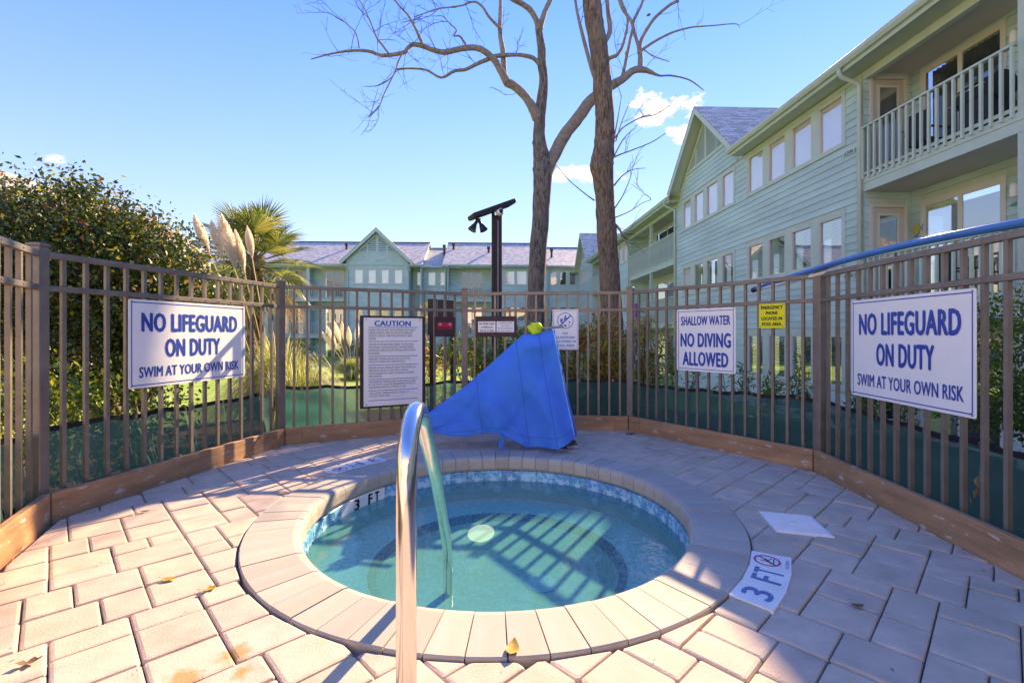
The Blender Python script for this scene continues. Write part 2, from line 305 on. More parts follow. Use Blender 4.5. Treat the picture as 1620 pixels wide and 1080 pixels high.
def cloth_mat():
    m = mat('blue_vinyl_cloth', (.0005, .27, .85), .5, nscale=5, namt=.12, bump=.5, bscale=14, spec=.12)
    t = m.node_tree; N = t.nodes.new; L = t.links.new; b = t.nodes['Principled BSDF']; tl = N('ShaderNodeBsdfTranslucent'); tl.inputs[0].default_value = (.01, .45, .85, 1)
    mx = N('ShaderNodeMixShader'); mx.inputs[0].default_value = .3; L(b.outputs[0], mx.inputs[1]); L(tl.outputs[0], mx.inputs[2]); L(mx.outputs[0], t.nodes['Material Output'].inputs[0]); return m
M['cloth'] = cloth_mat()
M['lime'] = mat('lime_bag', (.55, .80, .02), .45)
M['bluetube'] = mat('blue_gloss_tube', (.015, .17, .42), .12, nscale=3, namt=.2)
def water_mat():
    m = bpy.data.materials.new('spa_water'); m.use_nodes = True; t = m.node_tree; N = t.nodes.new; L = t.links.new; t.nodes.remove(t.nodes['Principled BSDF'])
    tr = N('ShaderNodeBsdfTransparent'); tr.inputs[0].default_value = (.56, .95, .80, 1); gl = N('ShaderNodeBsdfGlossy'); gl.inputs['Roughness'].default_value = .03
    df = N('ShaderNodeBsdfDiffuse'); df.inputs[0].default_value = (.16, .72, .58, 1)
    tc = N('ShaderNodeTexCoord'); nz = N('ShaderNodeTexNoise'); nz.inputs['Scale'].default_value = 9; nz.inputs['Detail'].default_value = 3; L(tc.outputs['Object'], nz.inputs['Vector'])
    bp = N('ShaderNodeBump'); bp.inputs['Strength'].default_value = .16; bp.inputs['Distance'].default_value = .03; L(nz.outputs[0], bp.inputs['Height']); L(bp.outputs[0], gl.inputs['Normal'])
    fr = N('ShaderNodeFresnel'); fr.inputs[0].default_value = 1.33; L(bp.outputs[0], fr.inputs['Normal'])
    m0 = N('ShaderNodeMixShader'); m0.inputs[0].default_value = .26; L(tr.outputs[0], m0.inputs[1]); L(df.outputs[0], m0.inputs[2])
    mx = N('ShaderNodeMixShader'); L(fr.outputs[0], mx.inputs[0]); L(m0.outputs[0], mx.inputs[1]); L(gl.outputs[0], mx.inputs[2]); L(mx.outputs[0], t.nodes['Material Output'].inputs[0])
    return m
M['water'] = water_mat()
M['lawn'] = mat('lawn', (.22, .36, .06), .95, nscale=1.2, col2=(.34, .44, .12), bump=.6, bscale=60, spec=.1)
M['mulch'] = mat('mulch', (.09, .055, .035), .95, nscale=30, col2=(.19, .13, .08), bump=1, bscale=70, spec=.1)
M['leaf_dark'] = leafmat('dark_holly_leaf', (.018, .048, .012), (.075, .125, .020), tr=.18)
M['leaf_gold'] = leafmat('gold_green_leaf', (.14, .19, .02), (.36, .34, .03))
M['leaf_rust'] = leafmat('rusty_leaf', (.20, .06, .015), (.32, .16, .03))
M['leaf_hedge'] = leafmat('hedge_leaf', (.03, .10, .012), (.12, .22, .02))
M['leaf_nandina'] = leafmat('yellow_red_leaf', (.46, .13, .08), (.66, .54, .07))
M['palm'] = leafmat('palm_leaf', (.06, .11, .02), (.30, .30, .08), gloss=.4, tr=.4)
M['palmdry'] = leafmat('dry_palm_leaf', (.26, .17, .07), (.42, .30, .14))
M['blade'] = leafmat('pampas_blade', (.13, .19, .03), (.42, .45, .14), tr=.5)
M['strawblade'] = leafmat('straw_blade', (.42, .36, .16), (.62, .56, .32), tr=.5)
M['plume'] = leafmat('plume', (.74, .66, .50), (.88, .82, .68), tr=.4)
M['fallen'] = mat('yellow_dry_leaf', (.50, .33, .03), .6, nscale=30, col2=(.28, .14, .02))
M['brownleaf'] = mat('brown_dry_leaf', (.20, .10, .05), .7, nscale=30, namt=.3)
M['palebrown'] = mat('pale_tan_leaf', (.46, .32, .20), .7)

m_ = bpy.data.materials.new('lit_lens'); m_.use_nodes = True; b_ = m_.node_tree.nodes['Principled BSDF']; b_.inputs['Base Color'].default_value = (.9, .9, .85, 1); b_.inputs['Emission Color'].default_value = (1, 1, .96, 1); b_.inputs['Emission Strength'].default_value = .16; M['lens'] = m_
wear(M['siding'], (.60, .66, .58), .60, .74, 3, .35, (1, .5, 2))
# ================================================================== GROUND
C0 = Vector((-.09, 3.16, 0)); RO, RI = 1.495, 1.19
CORN = [(-1.91,1.11), (-2.82,2.89), (-2.35,4.89), (-.57,5.78), (1.38,5.61), (2.53,3.98), (2.38,1.98), (1.75,.10)]
CORN = [(C0.x+(x-C0.x)*.99, C0.y+(y-C0.y)*.99) for x, y in CORN]
DECK = CORN + [(.90,-2.43), (-.62,-1.46)]
def hitpoly(poly, c, a):
    d = (math.cos(a), math.sin(a)); best = None
    for i in range(len(poly)):
        p, q = poly[i], poly[(i+1) % len(poly)]; ex, ey = q[0]-p[0], q[1]-p[1]; den = d[0]*ey-d[1]*ex
        if abs(den) < 1e-9: continue
        t = ((p[0]-c[0])*ey-(p[1]-c[1])*ex)/den; s_ = ((p[0]-c[0])*d[1]-(p[1]-c[1])*d[0])/den
        if t > 0 and -1e-6 <= s_ <= 1+1e-6 and (best is None or t < best): best = t
    return best
NA = 180
bound = [hitpoly(DECK, C0, 2*math.pi*k/NA) for k in range(NA)]
def ring_mesh(name, rings, m, kind='structure', smooth=True, extra=None):
    g = G(); vs_ = []; fs = []
    for fn in rings:
        for k in range(NA):
            r, z = fn(k); a = 2*math.pi*k/NA; vs_.append((C0.x+r*math.cos(a), C0.y+r*math.sin(a), z))
    for i in range(len(rings)-1):
        for k in range(NA): fs.append((i*NA+k, i*NA+(k+1)%NA, (i+1)*NA+(k+1)%NA, (i+1)*NA+k))
    g.add(vs_, fs); return g.obj(name, m, kind=kind, smooth=smooth)
def gz(d):                                # ground height at d metres beyond the deck edge
    if d < 0: return -.12
    return -.12-.98*min(1, d/8)**.8 if d < 8 else -1.10
def groundz(x, y):
    a = math.atan2(y-C0.y, x-C0.x) % (2*math.pi); b = bound[int(a/(2*math.pi)*NA) % NA]
    return gz(math.hypot(x-C0.x, y-C0.y)-b)
pav = ring_mesh('pool_deck', [lambda k: (RO-.06, -.03), lambda k: (bound[k]+.16, -.03), lambda k: (bound[k]+.16, -.4)], M['sand'], smooth=False)
ring_mesh('mulch_bed', [(lambda k, d=d: (bound[k]+d, gz(d)+.02*math.sin(k*3.1+d*9))) for d in (.13, .5, 1, 1.6, 2.4, 3.4, 4.6, 6, 7.5, 9)], M['mulch'])
ring_mesh('lawn', [(lambda k, d=d: (bound[k]+d, gz(d)-.004)) for d in (9, 12, 20, 40, 90, 300, 1500)], M['lawn'])
# ------------------------------------------------------------------ pavers, one object each, laid in courses at 45 degrees
def paver(poly, top, bev=.009, tilt=(0,0)):
    cx = sum(p[0] for p in poly)/len(poly); cy = sum(p[1] for p in poly)/len(poly)
    q = []                                # knock the corners off
    n = len(poly)
    for i in range(n):
        a, b, c = Vector(poly[i-1]), Vector(poly[i]), Vector(poly[(i+1) % n]); ch = random.uniform(.004, .011)
        la, lc = (a-b).length, (c-b).length
        if la < .03 or lc < .03: q.append(b); continue
        q.append(b+(a-b).normalized()*ch); q.append(b+(c-b).normalized()*ch)
    n = len(q); g = G(); c = Vector((cx, cy)); rings = []
    for ins, z in ((0, -.05), (0, top-.011), (.0045, top-.003), (bev+.006, top)):
        vs_ = []
        for p in q:
            d = p-c; L_ = max(d.length, .02); pp = c+d*(1-ins*1.2/L_); vs_.append((pp.x, pp.y, z+(tilt[0]*d.x+tilt[1]*d.y if z > -.04 else 0)))
        rings.append(vs_)
    fs = [(i*n+k, i*n+(k+1)%n, (i+1)*n+(k+1)%n, (i+1)*n+k) for i in range(3) for k in range(n)]+[tuple(range(3*n, 4*n))]
    g.add(sum(rings, []), fs); return g
# orient corners counterclockwise for half planes
DP = DECK if sum(DECK[i-1][0]*DECK[i][1]-DECK[i][0]*DECK[i-1][1] for i in range(len(DECK))) > 0 else DECK[::-1]
def clip_deck(poly):
    for i in range(len(DP)):
        a, b = DP[i], DP[(i+1) % len(DP)]; n_ = (-(b[1]-a[1]), b[0]-a[0]); poly = clip(poly, a, n_)
        if len(poly) < 3: return []
    cx = sum(p[0] for p in poly)/len(poly)-C0.x; cy = sum(p[1] for p in poly)/len(poly)-C0.y; r = math.hypot(cx, cy)
    n_ = (cx/r, cy/r); poly = clip(poly, (C0.x+n_[0]*(RO+.007), C0.y+n_[1]*(RO+.007)), n_)
    # the second pass trims against the tangent of what is left
    if len(poly) < 3: return []
    for _ in range(2):
        for p in list(poly):
            r = math.hypot(p[0]-C0.x, p[1]-C0.y)
            if r < RO+.004:
                poly = [((C0.x+(q_[0]-C0.x)/r*(RO+.006), C0.y+(q_[1]-C0.y)/r*(RO+.006)) if q_ is p else q_) for q_ in poly]
    return poly if len(poly) >= 3 and area(poly) > .0022 else []
ang = R(44); ux, uy = math.cos(ang), math.sin(ang); GAP = .0018
def st2w(s, t): return (C0.x+ux*s-uy*t, C0.y+uy*s+ux*t)
U_ = .0785; NG = 132; sky_ = [0]*NG; rp = random.Random(20)   # random ashlar packed on a small module, no joint runs far
while True:
    y0 = min(sky_)
    if y0 >= NG: break
    i = sky_.index(y0); L_ = 1
    while i+L_ < NG and sky_[i+L_] == y0: L_ += 1
    ch = [w for w in (2, 3, 3, 3, 4) if w <= L_ and L_-w != 1] or [L_]
    w = rp.choice(ch); hh = rp.choice((2, 3, 3) if w <= 3 else (2, 3)); hh = 3 if w == 2 and rp.random() < .8 else hh
    dl = sky_[i-1]-y0 if i > 0 else 0
    if dl in (2, 3) and rp.random() < .62: hh = dl
    for k in range(i, i+w): sky_[k] = y0+hh
    s0, t0 = -5.2+i*U_, -5.2+y0*U_; s1, t1 = s0+w*U_, t0+hh*U_; mid = st2w((s0+s1)/2, (t0+t1)/2)
    if mid[1] < .3 or math.hypot(mid[0]-C0.x, mid[1]-C0.y) < RO-.2: continue
    poly = clip_deck([st2w(s0+GAP, t0+GAP), st2w(s1-GAP, t0+GAP), st2w(s1-GAP, t1-GAP), st2w(s0+GAP, t1-GAP)])
    if poly:
        cx = sum(p[0] for p in poly)/len(poly); cy = sum(p[1] for p in poly)/len(poly)
        if abs(cx) > 1.16*cy+.6: continue
        paver(poly, random.uniform(-.0035, .0025), tilt=(random.uniform(-.008, .008), random.uniform(-.008, .008))).obj('paver', M['paver'], pav)
g = G(); g.add([(-.6,-1.4,-.004), (1.2,-1.4,-.004), (1.85,.45,-.004), (-1.55,.45,-.004)], [(0,1,2,3)]); g.obj('paver_field', M['paver'], pav)
# ================================================================== SPA
spa = empty('hot_tub', (C0.x, C0.y, 0), 0, 'round sunken hot tub ringed with pale coping stones in the paved deck', 'hot tub')
NC = 62
for k in range(NC):
    a0 = 2*math.pi*k/NC; a1 = 2*math.pi*(k+1)/NC; dz = random.uniform(-.002, .002)
    prof = [(RO, -.07), (RO, .004+dz), (RO-.006, .010+dz), (RI+.05, .012+dz), (RI+.022, .006+dz), (RI+.006, -.008), (RI, -.03), (RI, -.085), (RI+.012, -.105), (RI+.03, -.112), (RI+.03, -.07)]
    g = G(); n = len(prof); vs_ = []
    gp = .0022/1.3; am = (a0+a1)/2
    for a in (a0+gp, am, a1-gp):
        for r, z in prof: vs_.append((r*math.cos(a)-1.34*math.cos(am), r*math.sin(a)-1.34*math.sin(am), z))
    # rotate into own frame so that the grain runs along the stone
    vs_ = [(x*math.cos(-am)-y*math.sin(-am), x*math.sin(-am)+y*math.cos(-am), z) for x, y, z in vs_]
    fs = [(i, (i+1)%n, n+(i+1)%n, n+i) for i in range(n)]+[(n+i, n+(i+1)%n, 2*n+(i+1)%n, 2*n+i) for i in range(n)]+[tuple(range(n-1,-1,-1)), tuple(range(2*n, 3*n))]
    g.add(vs_, fs); o = g.obj('coping_stone', M['coping'], spa); o.location = (1.34*math.cos(am), 1.34*math.sin(am), 0); o.rotation_euler = (0, 0, am)
    o.data.polygons.foreach_set('use_smooth', [False]*len(o.data.polygons))
NT = 48
for k in range(NT):
    a0 = 2*math.pi*k/NT; a1 = 2*math.pi*(k+1)/NT; deg = math.degrees(a0)
    mark = 142 <= deg < 162
    g = G(); gp = .0016; vs_ = []
    for a in (a0+gp, (a0+a1)/2, a1-gp):
        for r, z in ((RI+.03, -.265), (RI+.003, -.265), (RI, -.262), (RI, -.116), (RI+.003, -.113), (RI+.03, -.113)): vs_.append((r*math.cos(a), r*math.sin(a), z))
    n = 6; fs = [(j*n+i, j*n+(i+1)%n, (j+1)*n+(i+1)%n, (j+1)*n+i) for j in range(2) for i in range(n)]+[tuple(range(n-1,-1,-1)), tuple(range(2*n,3*n))]
    g.add(vs_, fs); o = g.obj('depth_tile' if mark else 'waterline_tile', M['whitetile' if mark else 'tile'], spa)
    if mark: o['label'] = 'white tile with black depth marking'
    if not mark:                                     # raised starfish relief on each tile
        am = (a0+a1)/2; s_ = G(); c = Vector((0, 0)); pts = []
        for i in range(10):
            rr = .048 if i % 2 == 0 else .018; an = i*math.pi/5+.3*(k % 3); du, dv = rr*math.cos(an)/RI, rr*math.sin(an)
            pts.append(((RI-.004)*math.cos(am+du), (RI-.004)*math.sin(am+du), -.185+dv))
        s_.extr(pts, (math.cos(am)*.005, math.sin(am)*.005, 0))
        so = s_.obj('star_relief', M['tile2'] if 'tile2' in M else M.setdefault('tile2', mat('pale_star_glaze', (.42, .70, .78), .15)), o)
def ringstrip(name, r0, r1, z0, z1, m, n=96, parent=spa, kind=None):
    g = G(); g.lathe([(r0, z0), (r1, z1)], n=n); return g.obj(name, m, parent, kind, smooth=True)
ZB, ZF, RB = -.36, -.64, .79
ringstrip('basin_wall', RI+.006, RI+.006, -.2, ZB, M['wallplaster'])
ringstrip('bench', RI+.01, RB-.002, ZB-.004, ZB-.004, M['plaster'])
ringstrip('bench_riser', RB-.005, RB-.005, ZB-.02, ZF, M['plaster'])
g = G(); g.lathe([(RB, ZF), (.3, ZF-.01), (.001, ZF-.01)], n=64); g.obj('basin_floor', M['floor'], spa, smooth=True)
for k in range(120):
    a0 = 2*math.pi*k/120+.003; a1 = 2*math.pi*(k+1)/120-.003; g = G(); vs_ = []
    for a in (a0, a1):
        for r, z in ((RB-.008, ZB-.05), (RB-.008, ZB+.001), (RB+.042, ZB+.001), (RB+.042, ZB-.05)): vs_.append((r*math.cos(a), r*math.sin(a), z))
    g.add(vs_, [(0,1,5,4),(1,2,6,5),(2,3,7,6),(3,2,1,0),(4,5,6,7)]); g.obj('navy_tile', M['navy'], spa)
g = G(); g.lathe([(RI+.028, -.2), (.6, -.2), (.001, -.2)], n=96)
wo_ = g.obj('water', M['water'], None, 'structure', smooth=True); wo_.location = C0
# jets and fittings
for deg in (28, 48, 70, 92, 128, 152):
    a = R(deg); c = Vector((RI*math.cos(a), RI*math.sin(a), -.285)); g = G(); pts = [c, c-Vector((math.cos(a), math.sin(a), 0))*.018]
    g.tube(pts, [.038, .028], n=16); g.obj('jet', M['white'], spa, smooth=False)
la = math.atan2(3.9-C0.y, -.25-C0.x); c = Vector((RB*math.cos(la), RB*math.sin(la), -.50)); d = Vector((-math.cos(la), -math.sin(la), 0))
tt = Vector((-d.y, d.x, 0))
def oval(g, rings, n=28):                             # (offset, half width, half height)
    vs_ = [c+d*o+tt*(w*math.cos(2*math.pi*k/n))+Vector((0, 0, h*math.sin(2*math.pi*k/n))) for o, w, h in rings for k in range(n)]
    g.add(vs_, [(i*n+k, i*n+(k+1)%n, (i+1)*n+(k+1)%n, (i+1)*n+k) for i in range(len(rings)-1) for k in range(n)]+[tuple(range((len(rings)-1)*n, len(rings)*n))])
g = G(); oval(g, [(-.01, .155, .10), (.015, .15, .095)]); lt = g.obj('light_ring', M['tile2'], spa)
g = G(); oval(g, [(.014, .112, .072), (.035, .10, .062), (.05, .06, .038), (.055, .01, .006)]); g.obj('light_lens', M['lens'], spa, smooth=True)
g = G(); cc = Vector((.21-C0.x, 3.40-C0.y, ZF)); g.lathe([(.001, .03), (.05, .032), (.095, .022), (.12, 0)], c=cc, n=8)
dr = g.obj('main_drain', mat('drain_cover', (.85, .97, .97), .5), spa)
g = G()
for dx, dy in ((-.04, .025), (.04, -.015)): g.lathe([(.001, .036), (.012, .036)], c=cc+Vector((dx, dy, 0)), n=8)
g.obj('screw_hole', M['black'], dr)
# stairs ledge under the handrail
# ------------------------------------------------------------------ lettering
def text_mesh(body, w, h, bold=.0, space=1.0, align='CENTER', track=1.0):
    """flat lettering; bold is made of side-shifted layers"""
    cu = bpy.data.curves.new('lettering', 'FONT'); cu.body = body; cu.align_x = align; cu.size = 1; cu.space_line = space; cu.space_character = track*(1+bold*1.3); cu.resolution_u = 3
    o = bpy.data.objects.new('t', cu); COL.objects.link(o); dg = bpy.context.evaluated_depsgraph_get(); dg.update()
    me = bpy.data.meshes.new_from_object(o.evaluated_get(dg)); bpy.data.objects.remove(o); bpy.data.curves.remove(cu)
    n = len(me.vertices); co = np.empty(n*3, np.float32); me.vertices.foreach_get('co', co); co = co.reshape(-1, 3); fs = [tuple(p.vertices) for p in me.polygons]; bpy.data.meshes.remove(me)
    sh = [(0, 0)] if not bold else [(-bold, 0), (0, 0), (bold, 0), (-bold*.5, bold*.45), (bold*.5, -bold*.45)]
    vs_, f2 = [], []
    for k, (dx, dy) in enumerate(sh): f2 += [tuple(i+n*k for i in f) for f in fs]; vs_.append(co+np.array((dx, dy, k*1.0), np.float32))
    co = np.concatenate(vs_); lo, hi = co.min(0), co.max(0); sx = w/(hi[0]-lo[0]) if w else h/(hi[1]-lo[1]); sy = h/(hi[1]-lo[1]) if h else sx
    co[:, 0] = (co[:, 0]-(lo[0]+hi[0])/2)*sx; co[:, 1] = (co[:, 1]-(lo[1]+hi[1])/2)*sy; co[:, 2] *= .00015
    me = bpy.data.meshes.new('lettering'); me.from_pydata(co.tolist(), [], f2); return me, co
def put_text(body, w, h, cx, cz, m, parent, y=-.004, name='lettering', **k):
    """on a sign's own plane: x right, z up, -y towards the reader"""
    me, co = text_mesh(body, w, h, **k)
    out = np.stack([co[:, 0]+cx, y-co[:, 2], co[:, 1]+cz], 1).astype(np.float32)
    me.vertices.foreach_set('co', out.ravel()); me.update(); return link(name, me, m, parent)
def put_text_flat(body, w, h, org, right, up, m, parent, name='lettering', **k):
    me, co = text_mesh(body, w, h, **k); right = np.array(right); up = np.array(up); out = np.array(org)+co[:, :1]*right+co[:, 1:2]*up+co[:, 2:3]*np.cross(right, up)
    me.vertices.foreach_set('co', out.astype(np.float32).ravel()); me.update(); return link(name, me, m, parent)
# waterline depth lettering on the white tiles
for ch, deg, w in (('3', 156.5, .055), ('F', 149.7, .045), ('T', 146.4, .045)):
    a = R(deg); put_text_flat(ch, w, .082, ((RI-.003)*math.cos(a), (RI-.003)*math.sin(a), -.163), (math.sin(a), -math.cos(a), 0), (0, 0, 1), M['black'], spa, bold=.05)
# ------------------------------------------------------------------ depth markers let into the deck
def depth_marker(name, a0, a1, label):
    root = empty(name, (C0.x, C0.y, 0), 0, label, 'depth marker'); n = 3; am = (a0+a1)/2; st = (a1-a0)/n
    for k in range(n):
        b0, b1 = R(a0+k*st)+.001, R(a0+(k+1)*st)-.001; g = G(); vs_ = []
        for z in (-.02, .009):
            for a, r in ((b0, RO+.004), (b1, RO+.004), (b1, RO+.182), (b0, RO+.182)): vs_.append((r*math.cos(a), r*math.sin(a), z))
        g.add(vs_, [(4,7,6,5),(0,1,5,4),(1,2,6,5),(2,3,7,6),(3,0,4,7)]); g.obj('tile', M['whitetile'], root)
    def fr(deg, r):
        a = R(deg); return (r*math.cos(a), r*math.sin(a), .0098), (-math.sin(a), math.cos(a), 0), (-math.cos(a), -math.sin(a), 0)
    for ch, f, w in (('3', .17, .085), ('F', .46, .062), ('T', .60, .062)):
        o_, r_, u_ = fr(a0+(a1-a0)*f, RO+.092); put_text_flat(ch, w, .125, o_, r_, u_, M['depthblue'], root, bold=.025)
    deg = a0+(a1-a0)*.83; o_, r_, u_ = fr(deg, RO+.075); o_ = Vector(o_); r_ = Vector(r_); u_ = Vector(u_)
    g = G(); vs_ = []; N_ = 28
    for rr in (.050, .061):
        for i in range(N_): an = 2*math.pi*i/N_; vs_.append(o_+r_*rr*math.cos(an)+u_*rr*math.sin(an))
    g.add(vs_, [(i, (i+1)%N_, N_+(i+1)%N_, N_+i) for i in range(N_)])
    dd = (r_+u_).normalized()*.052; nn = (r_-u_).normalized()*.005; g.add([o_+dd+nn, o_-dd+nn, o_-dd-nn, o_+dd-nn], [(0,1,2,3)])
    g.obj('ban_ring', M['pink'], root)
    g = G()                                          # little diving figure
    for p, q, w in (((-.03,-.02),(.02,.012),.004), ((.0,0),(.028,-.02),.003), ((-.012,-.01),(-.01,.03),.003), ((-.035,-.028),(.035,-.03),.0025)):
        a = o_+r_*p[0]+u_*p[1]; b = o_+r_*q[0]+u_*q[1]; n_ = (b-a).normalized().cross(Vector((0,0,1)))*w; dz = Vector((0,0,.0008)); g.add([a+n_+dz, b+n_+dz, b-n_+dz, a-n_+dz], [(0,1,2,3)])
    g.obj('diver_symbol', M['black'], root)
    o_, r_, u_ = fr(deg, RO+.162); put_text_flat('NO DIVING', .10, .016, o_, r_, u_, M['grey'], root)
    return root
depth_marker('depth_marker', -46.4, -26.6, 'three white deck tiles reading 3 FT at the right rim of the hot tub')
depth_marker('depth_marker', 133, 152, 'white depth tiles with pink ban ring behind the left rim of the hot tub')
# ------------------------------------------------------------------ drain cover
q = [Vector((1.575, 3.045, 0)), Vector((1.855, 2.965, 0)), Vector((1.795, 2.655, 0)), Vector((1.515, 2.735, 0))]
ctr = sum(q, Vector())/4; root = empty('skimmer_lid', ctr, 0, 'white grooved square skimmer lid set into pavers right of the hot tub', 'drain cover')
g = G(); g.prism([((p-ctr).x, (p-ctr).y) for p in q[::-1]], -.02, .0075); g.obj('plate', M['white'], root)
ex = (q[1]-q[0]).normalized(); ey = (q[3]-q[0]).normalized(); g = G()
for i in range(15):
    c_ = ey*(-.142+i*.0203); c_.z = 0; g.obox(c_, ex, ey, .125, .0055, .0065, .0115)
g.obj('rib', M['white'], root, kind='stuff')
g = G(); g.lathe([(.001, .0135), (.02, .0135), (.022, .0077)], n=16); g.obj('finger_hole_cap', M['whitetile'], root)
# ================================================================== HANDRAIL
root = empty('grab_rail', (-.25, 1.13, 0), 0, 'polished stainless steel grab rail curving from the deck down into the hot tub', 'handrail')
pts = []
ctl = [(-.250,1.13,-.02), (-.250,1.13,.3), (-.250,1.13,.6), (-.250,1.135,.80), (-.252,1.17,.885), (-.255,1.25,.932), (-.260,1.35,.915), (-.268,1.50,.81), (-.283,1.80,.57), (-.305,2.15,.265), (-.318,2.33,.11), (-.327,2.43,-.01), (-.330,2.455,-.12), (-.330,2.455,-.36), (-.330,2.455,-.64)]
ctl = [Vector(c)-Vector((-.25,1.13,0)) for c in ctl]
for i in range(len(ctl)-1):
    p0, p1, p2, p3 = ctl[max(i-1,0)], ctl[i], ctl[i+1], ctl[min(i+2, len(ctl)-1)]
    for j in range(5):
        s = j/5; pts.append(.5*((2*p1)+(-p0+p2)*s+(2*p0-5*p1+4*p2-p3)*s*s+(-p0+3*p1-3*p2+p3)*s**3))
pts.append(ctl[-1])
g = G(); g.tube(pts, .0243, n=28); g.obj('tube', M['steel'], root, smooth=True)
g = G(); g.lathe([(.0243, .03), (.05, .022), (.056, .002)], n=24); g.obj('escutcheon', M['steel'], root, smooth=True)
# ================================================================== FENCE
ZT = 1.63
fence = empty('metal_fence', (0, 4.3, 0), 0, 'bronze aluminium picket fence enclosing the hot tub deck on all sides', 'fence')
fo = Vector((0, 4.3, 0))
def out_n(a, b):
    d = (Vector(b)-Vector(a)).normalized(); n = Vector((-d.y, d.x))
    m = (Vector(a)+Vector(b))/2-Vector(C0[:2])
    return d, (n if n.dot(m) > 0 else -n)
OFF = .066
def offc(i):                                          # fence centre line corner, mitred
    a, b = CORN[max(i-1,0)], CORN[i]; c = CORN[min(i+1, len(CORN)-1)]
    if i in (0, len(CORN)-1):
        _, n = out_n(CORN[0], CORN[1]) if i == 0 else out_n(CORN[-2], CORN[-1]); return Vector(b)+n*OFF
    _, n1 = out_n(a, b); _, n2 = out_n(b, c); m = (n1+n2).normalized(); return Vector(b)+m*(OFF/m.dot(n1))
PC = [offc(i) for i in range(len(CORN))]
for i, p in enumerate(PC):
    a, b = PC[max(i-1,0)], PC[min(i+1, len(PC)-1)]; d = (b-a).normalized(); n = Vector((-d.y, d.x)); g = G()
    hw = .036; g.obox((0,0), d, n, hw, hw, -.3, ZT+.035); o = g.obj('post', M['bronze'], fence, bevel=.004); o.location = (p.x, p.y-4.3, 0)
    g = G(); g.obox((0,0), d, n, .041, .041, ZT+.035, ZT+.05); g.add([(x*.02, y*.02, ZT+.058) for x, y in ((-1,-1),(1,-1),(1,1),(-1,1))], [(0,1,2,3)])
    g.obox((0,0), d, n, .030, .030, ZT+.05, ZT+.056); g.obj('cap', M['bronze'], o, bevel=.002)
NP = 15
screws = G(); grom = G()
for i in range(len(PC)-1):
    a, b = PC[i], PC[i+1]; d = (b-a).normalized(); n = Vector((-d.y, d.x)); L_ = (b-a).length
    for z0, z1 in ((ZT-.030, ZT+.008), (ZT-.232, ZT-.197)):
        g = G(); g.obox((0,0), d, n, L_/2-.036, .0185, z0, z1); o = g.obj('rail', M['bronze'], fence, bevel=.003); m_ = (a+b)/2; o.location = (m_.x, m_.y-4.3, 0)
    g = G(); g.obox((0,0), d, n, L_/2-.036, .0185, .06, .095); o = g.obj('rail', M['bronze'], fence, bevel=.003); o.location = (m_.x, m_.y-4.3, 0)
    pk = None
    for k in range(1, NP+1):
        p = a+(b-a)*k/(NP+1)
        if pk is None: g = G(); g.obox((0,0), d, n, .0118, .0118, .05, ZT-.004); pk = g.obj('picket', M['bronze'], fence)
        else: pk = pk.copy(); COL.objects.link(pk)
        pk.location = (p.x, p.y-4.3, 0)
        for z in (ZT-.011, ZT-.214):
            c_ = p-n*(.0195 if (n.dot(Vector(C0[:2])-p) < 0) else -.0195); c3 = Vector((c_.x, c_.y-4.3, z)); nn = Vector((n.x, n.y, 0))
            screws.tube([c3-nn*.004, c3+nn*.004], .0045, n=6)
screws.obj('screw', M['grey'], fence, kind='stuff')
# ------------------------------------------------------------------ timber edging under the fence
kerb = empty('timber_edging', (0, 4.3, 0), 0, 'low brown painted timber boards edging the pavers under the fence', 'edging')
for i in range(len(CORN)-1):
    a, b = Vector(CORN[i]), Vector(CORN[i+1]); d, n = out_n(a, b); L_ = (b-a).length; g = G(); N_ = 12
    for k in range(N_):                                # slightly bowed top
        pass
    m_ = (a+b)/2+n*.0225; o_ = None; vs_ = []
    z_top = .17+random.uniform(-.004, .004)
    g.box(-L_/2+.004, L_/2-.004, -.0205, .0205, -.12, z_top); o_ = g.obj('board', M['board'], kerb, bevel=.004); o_.location = (m_.x, m_.y-4.3, 0); o_.rotation_euler = (0, 0, math.atan2(d.y, d.x))
    m2 = b-d*.09-n*.006 if i % 2 else a+d*.09-n*.006
    g = G(); g.box(-.075, .075, -.0095, .0095, -.1, z_top-.002); o_ = g.obj('joint_block', M['board'], kerb, bevel=.002); o_.location = (m2.x, m2.y-4.3, 0); o_.rotation_euler = (0, 0, math.atan2(d.y, d.x))
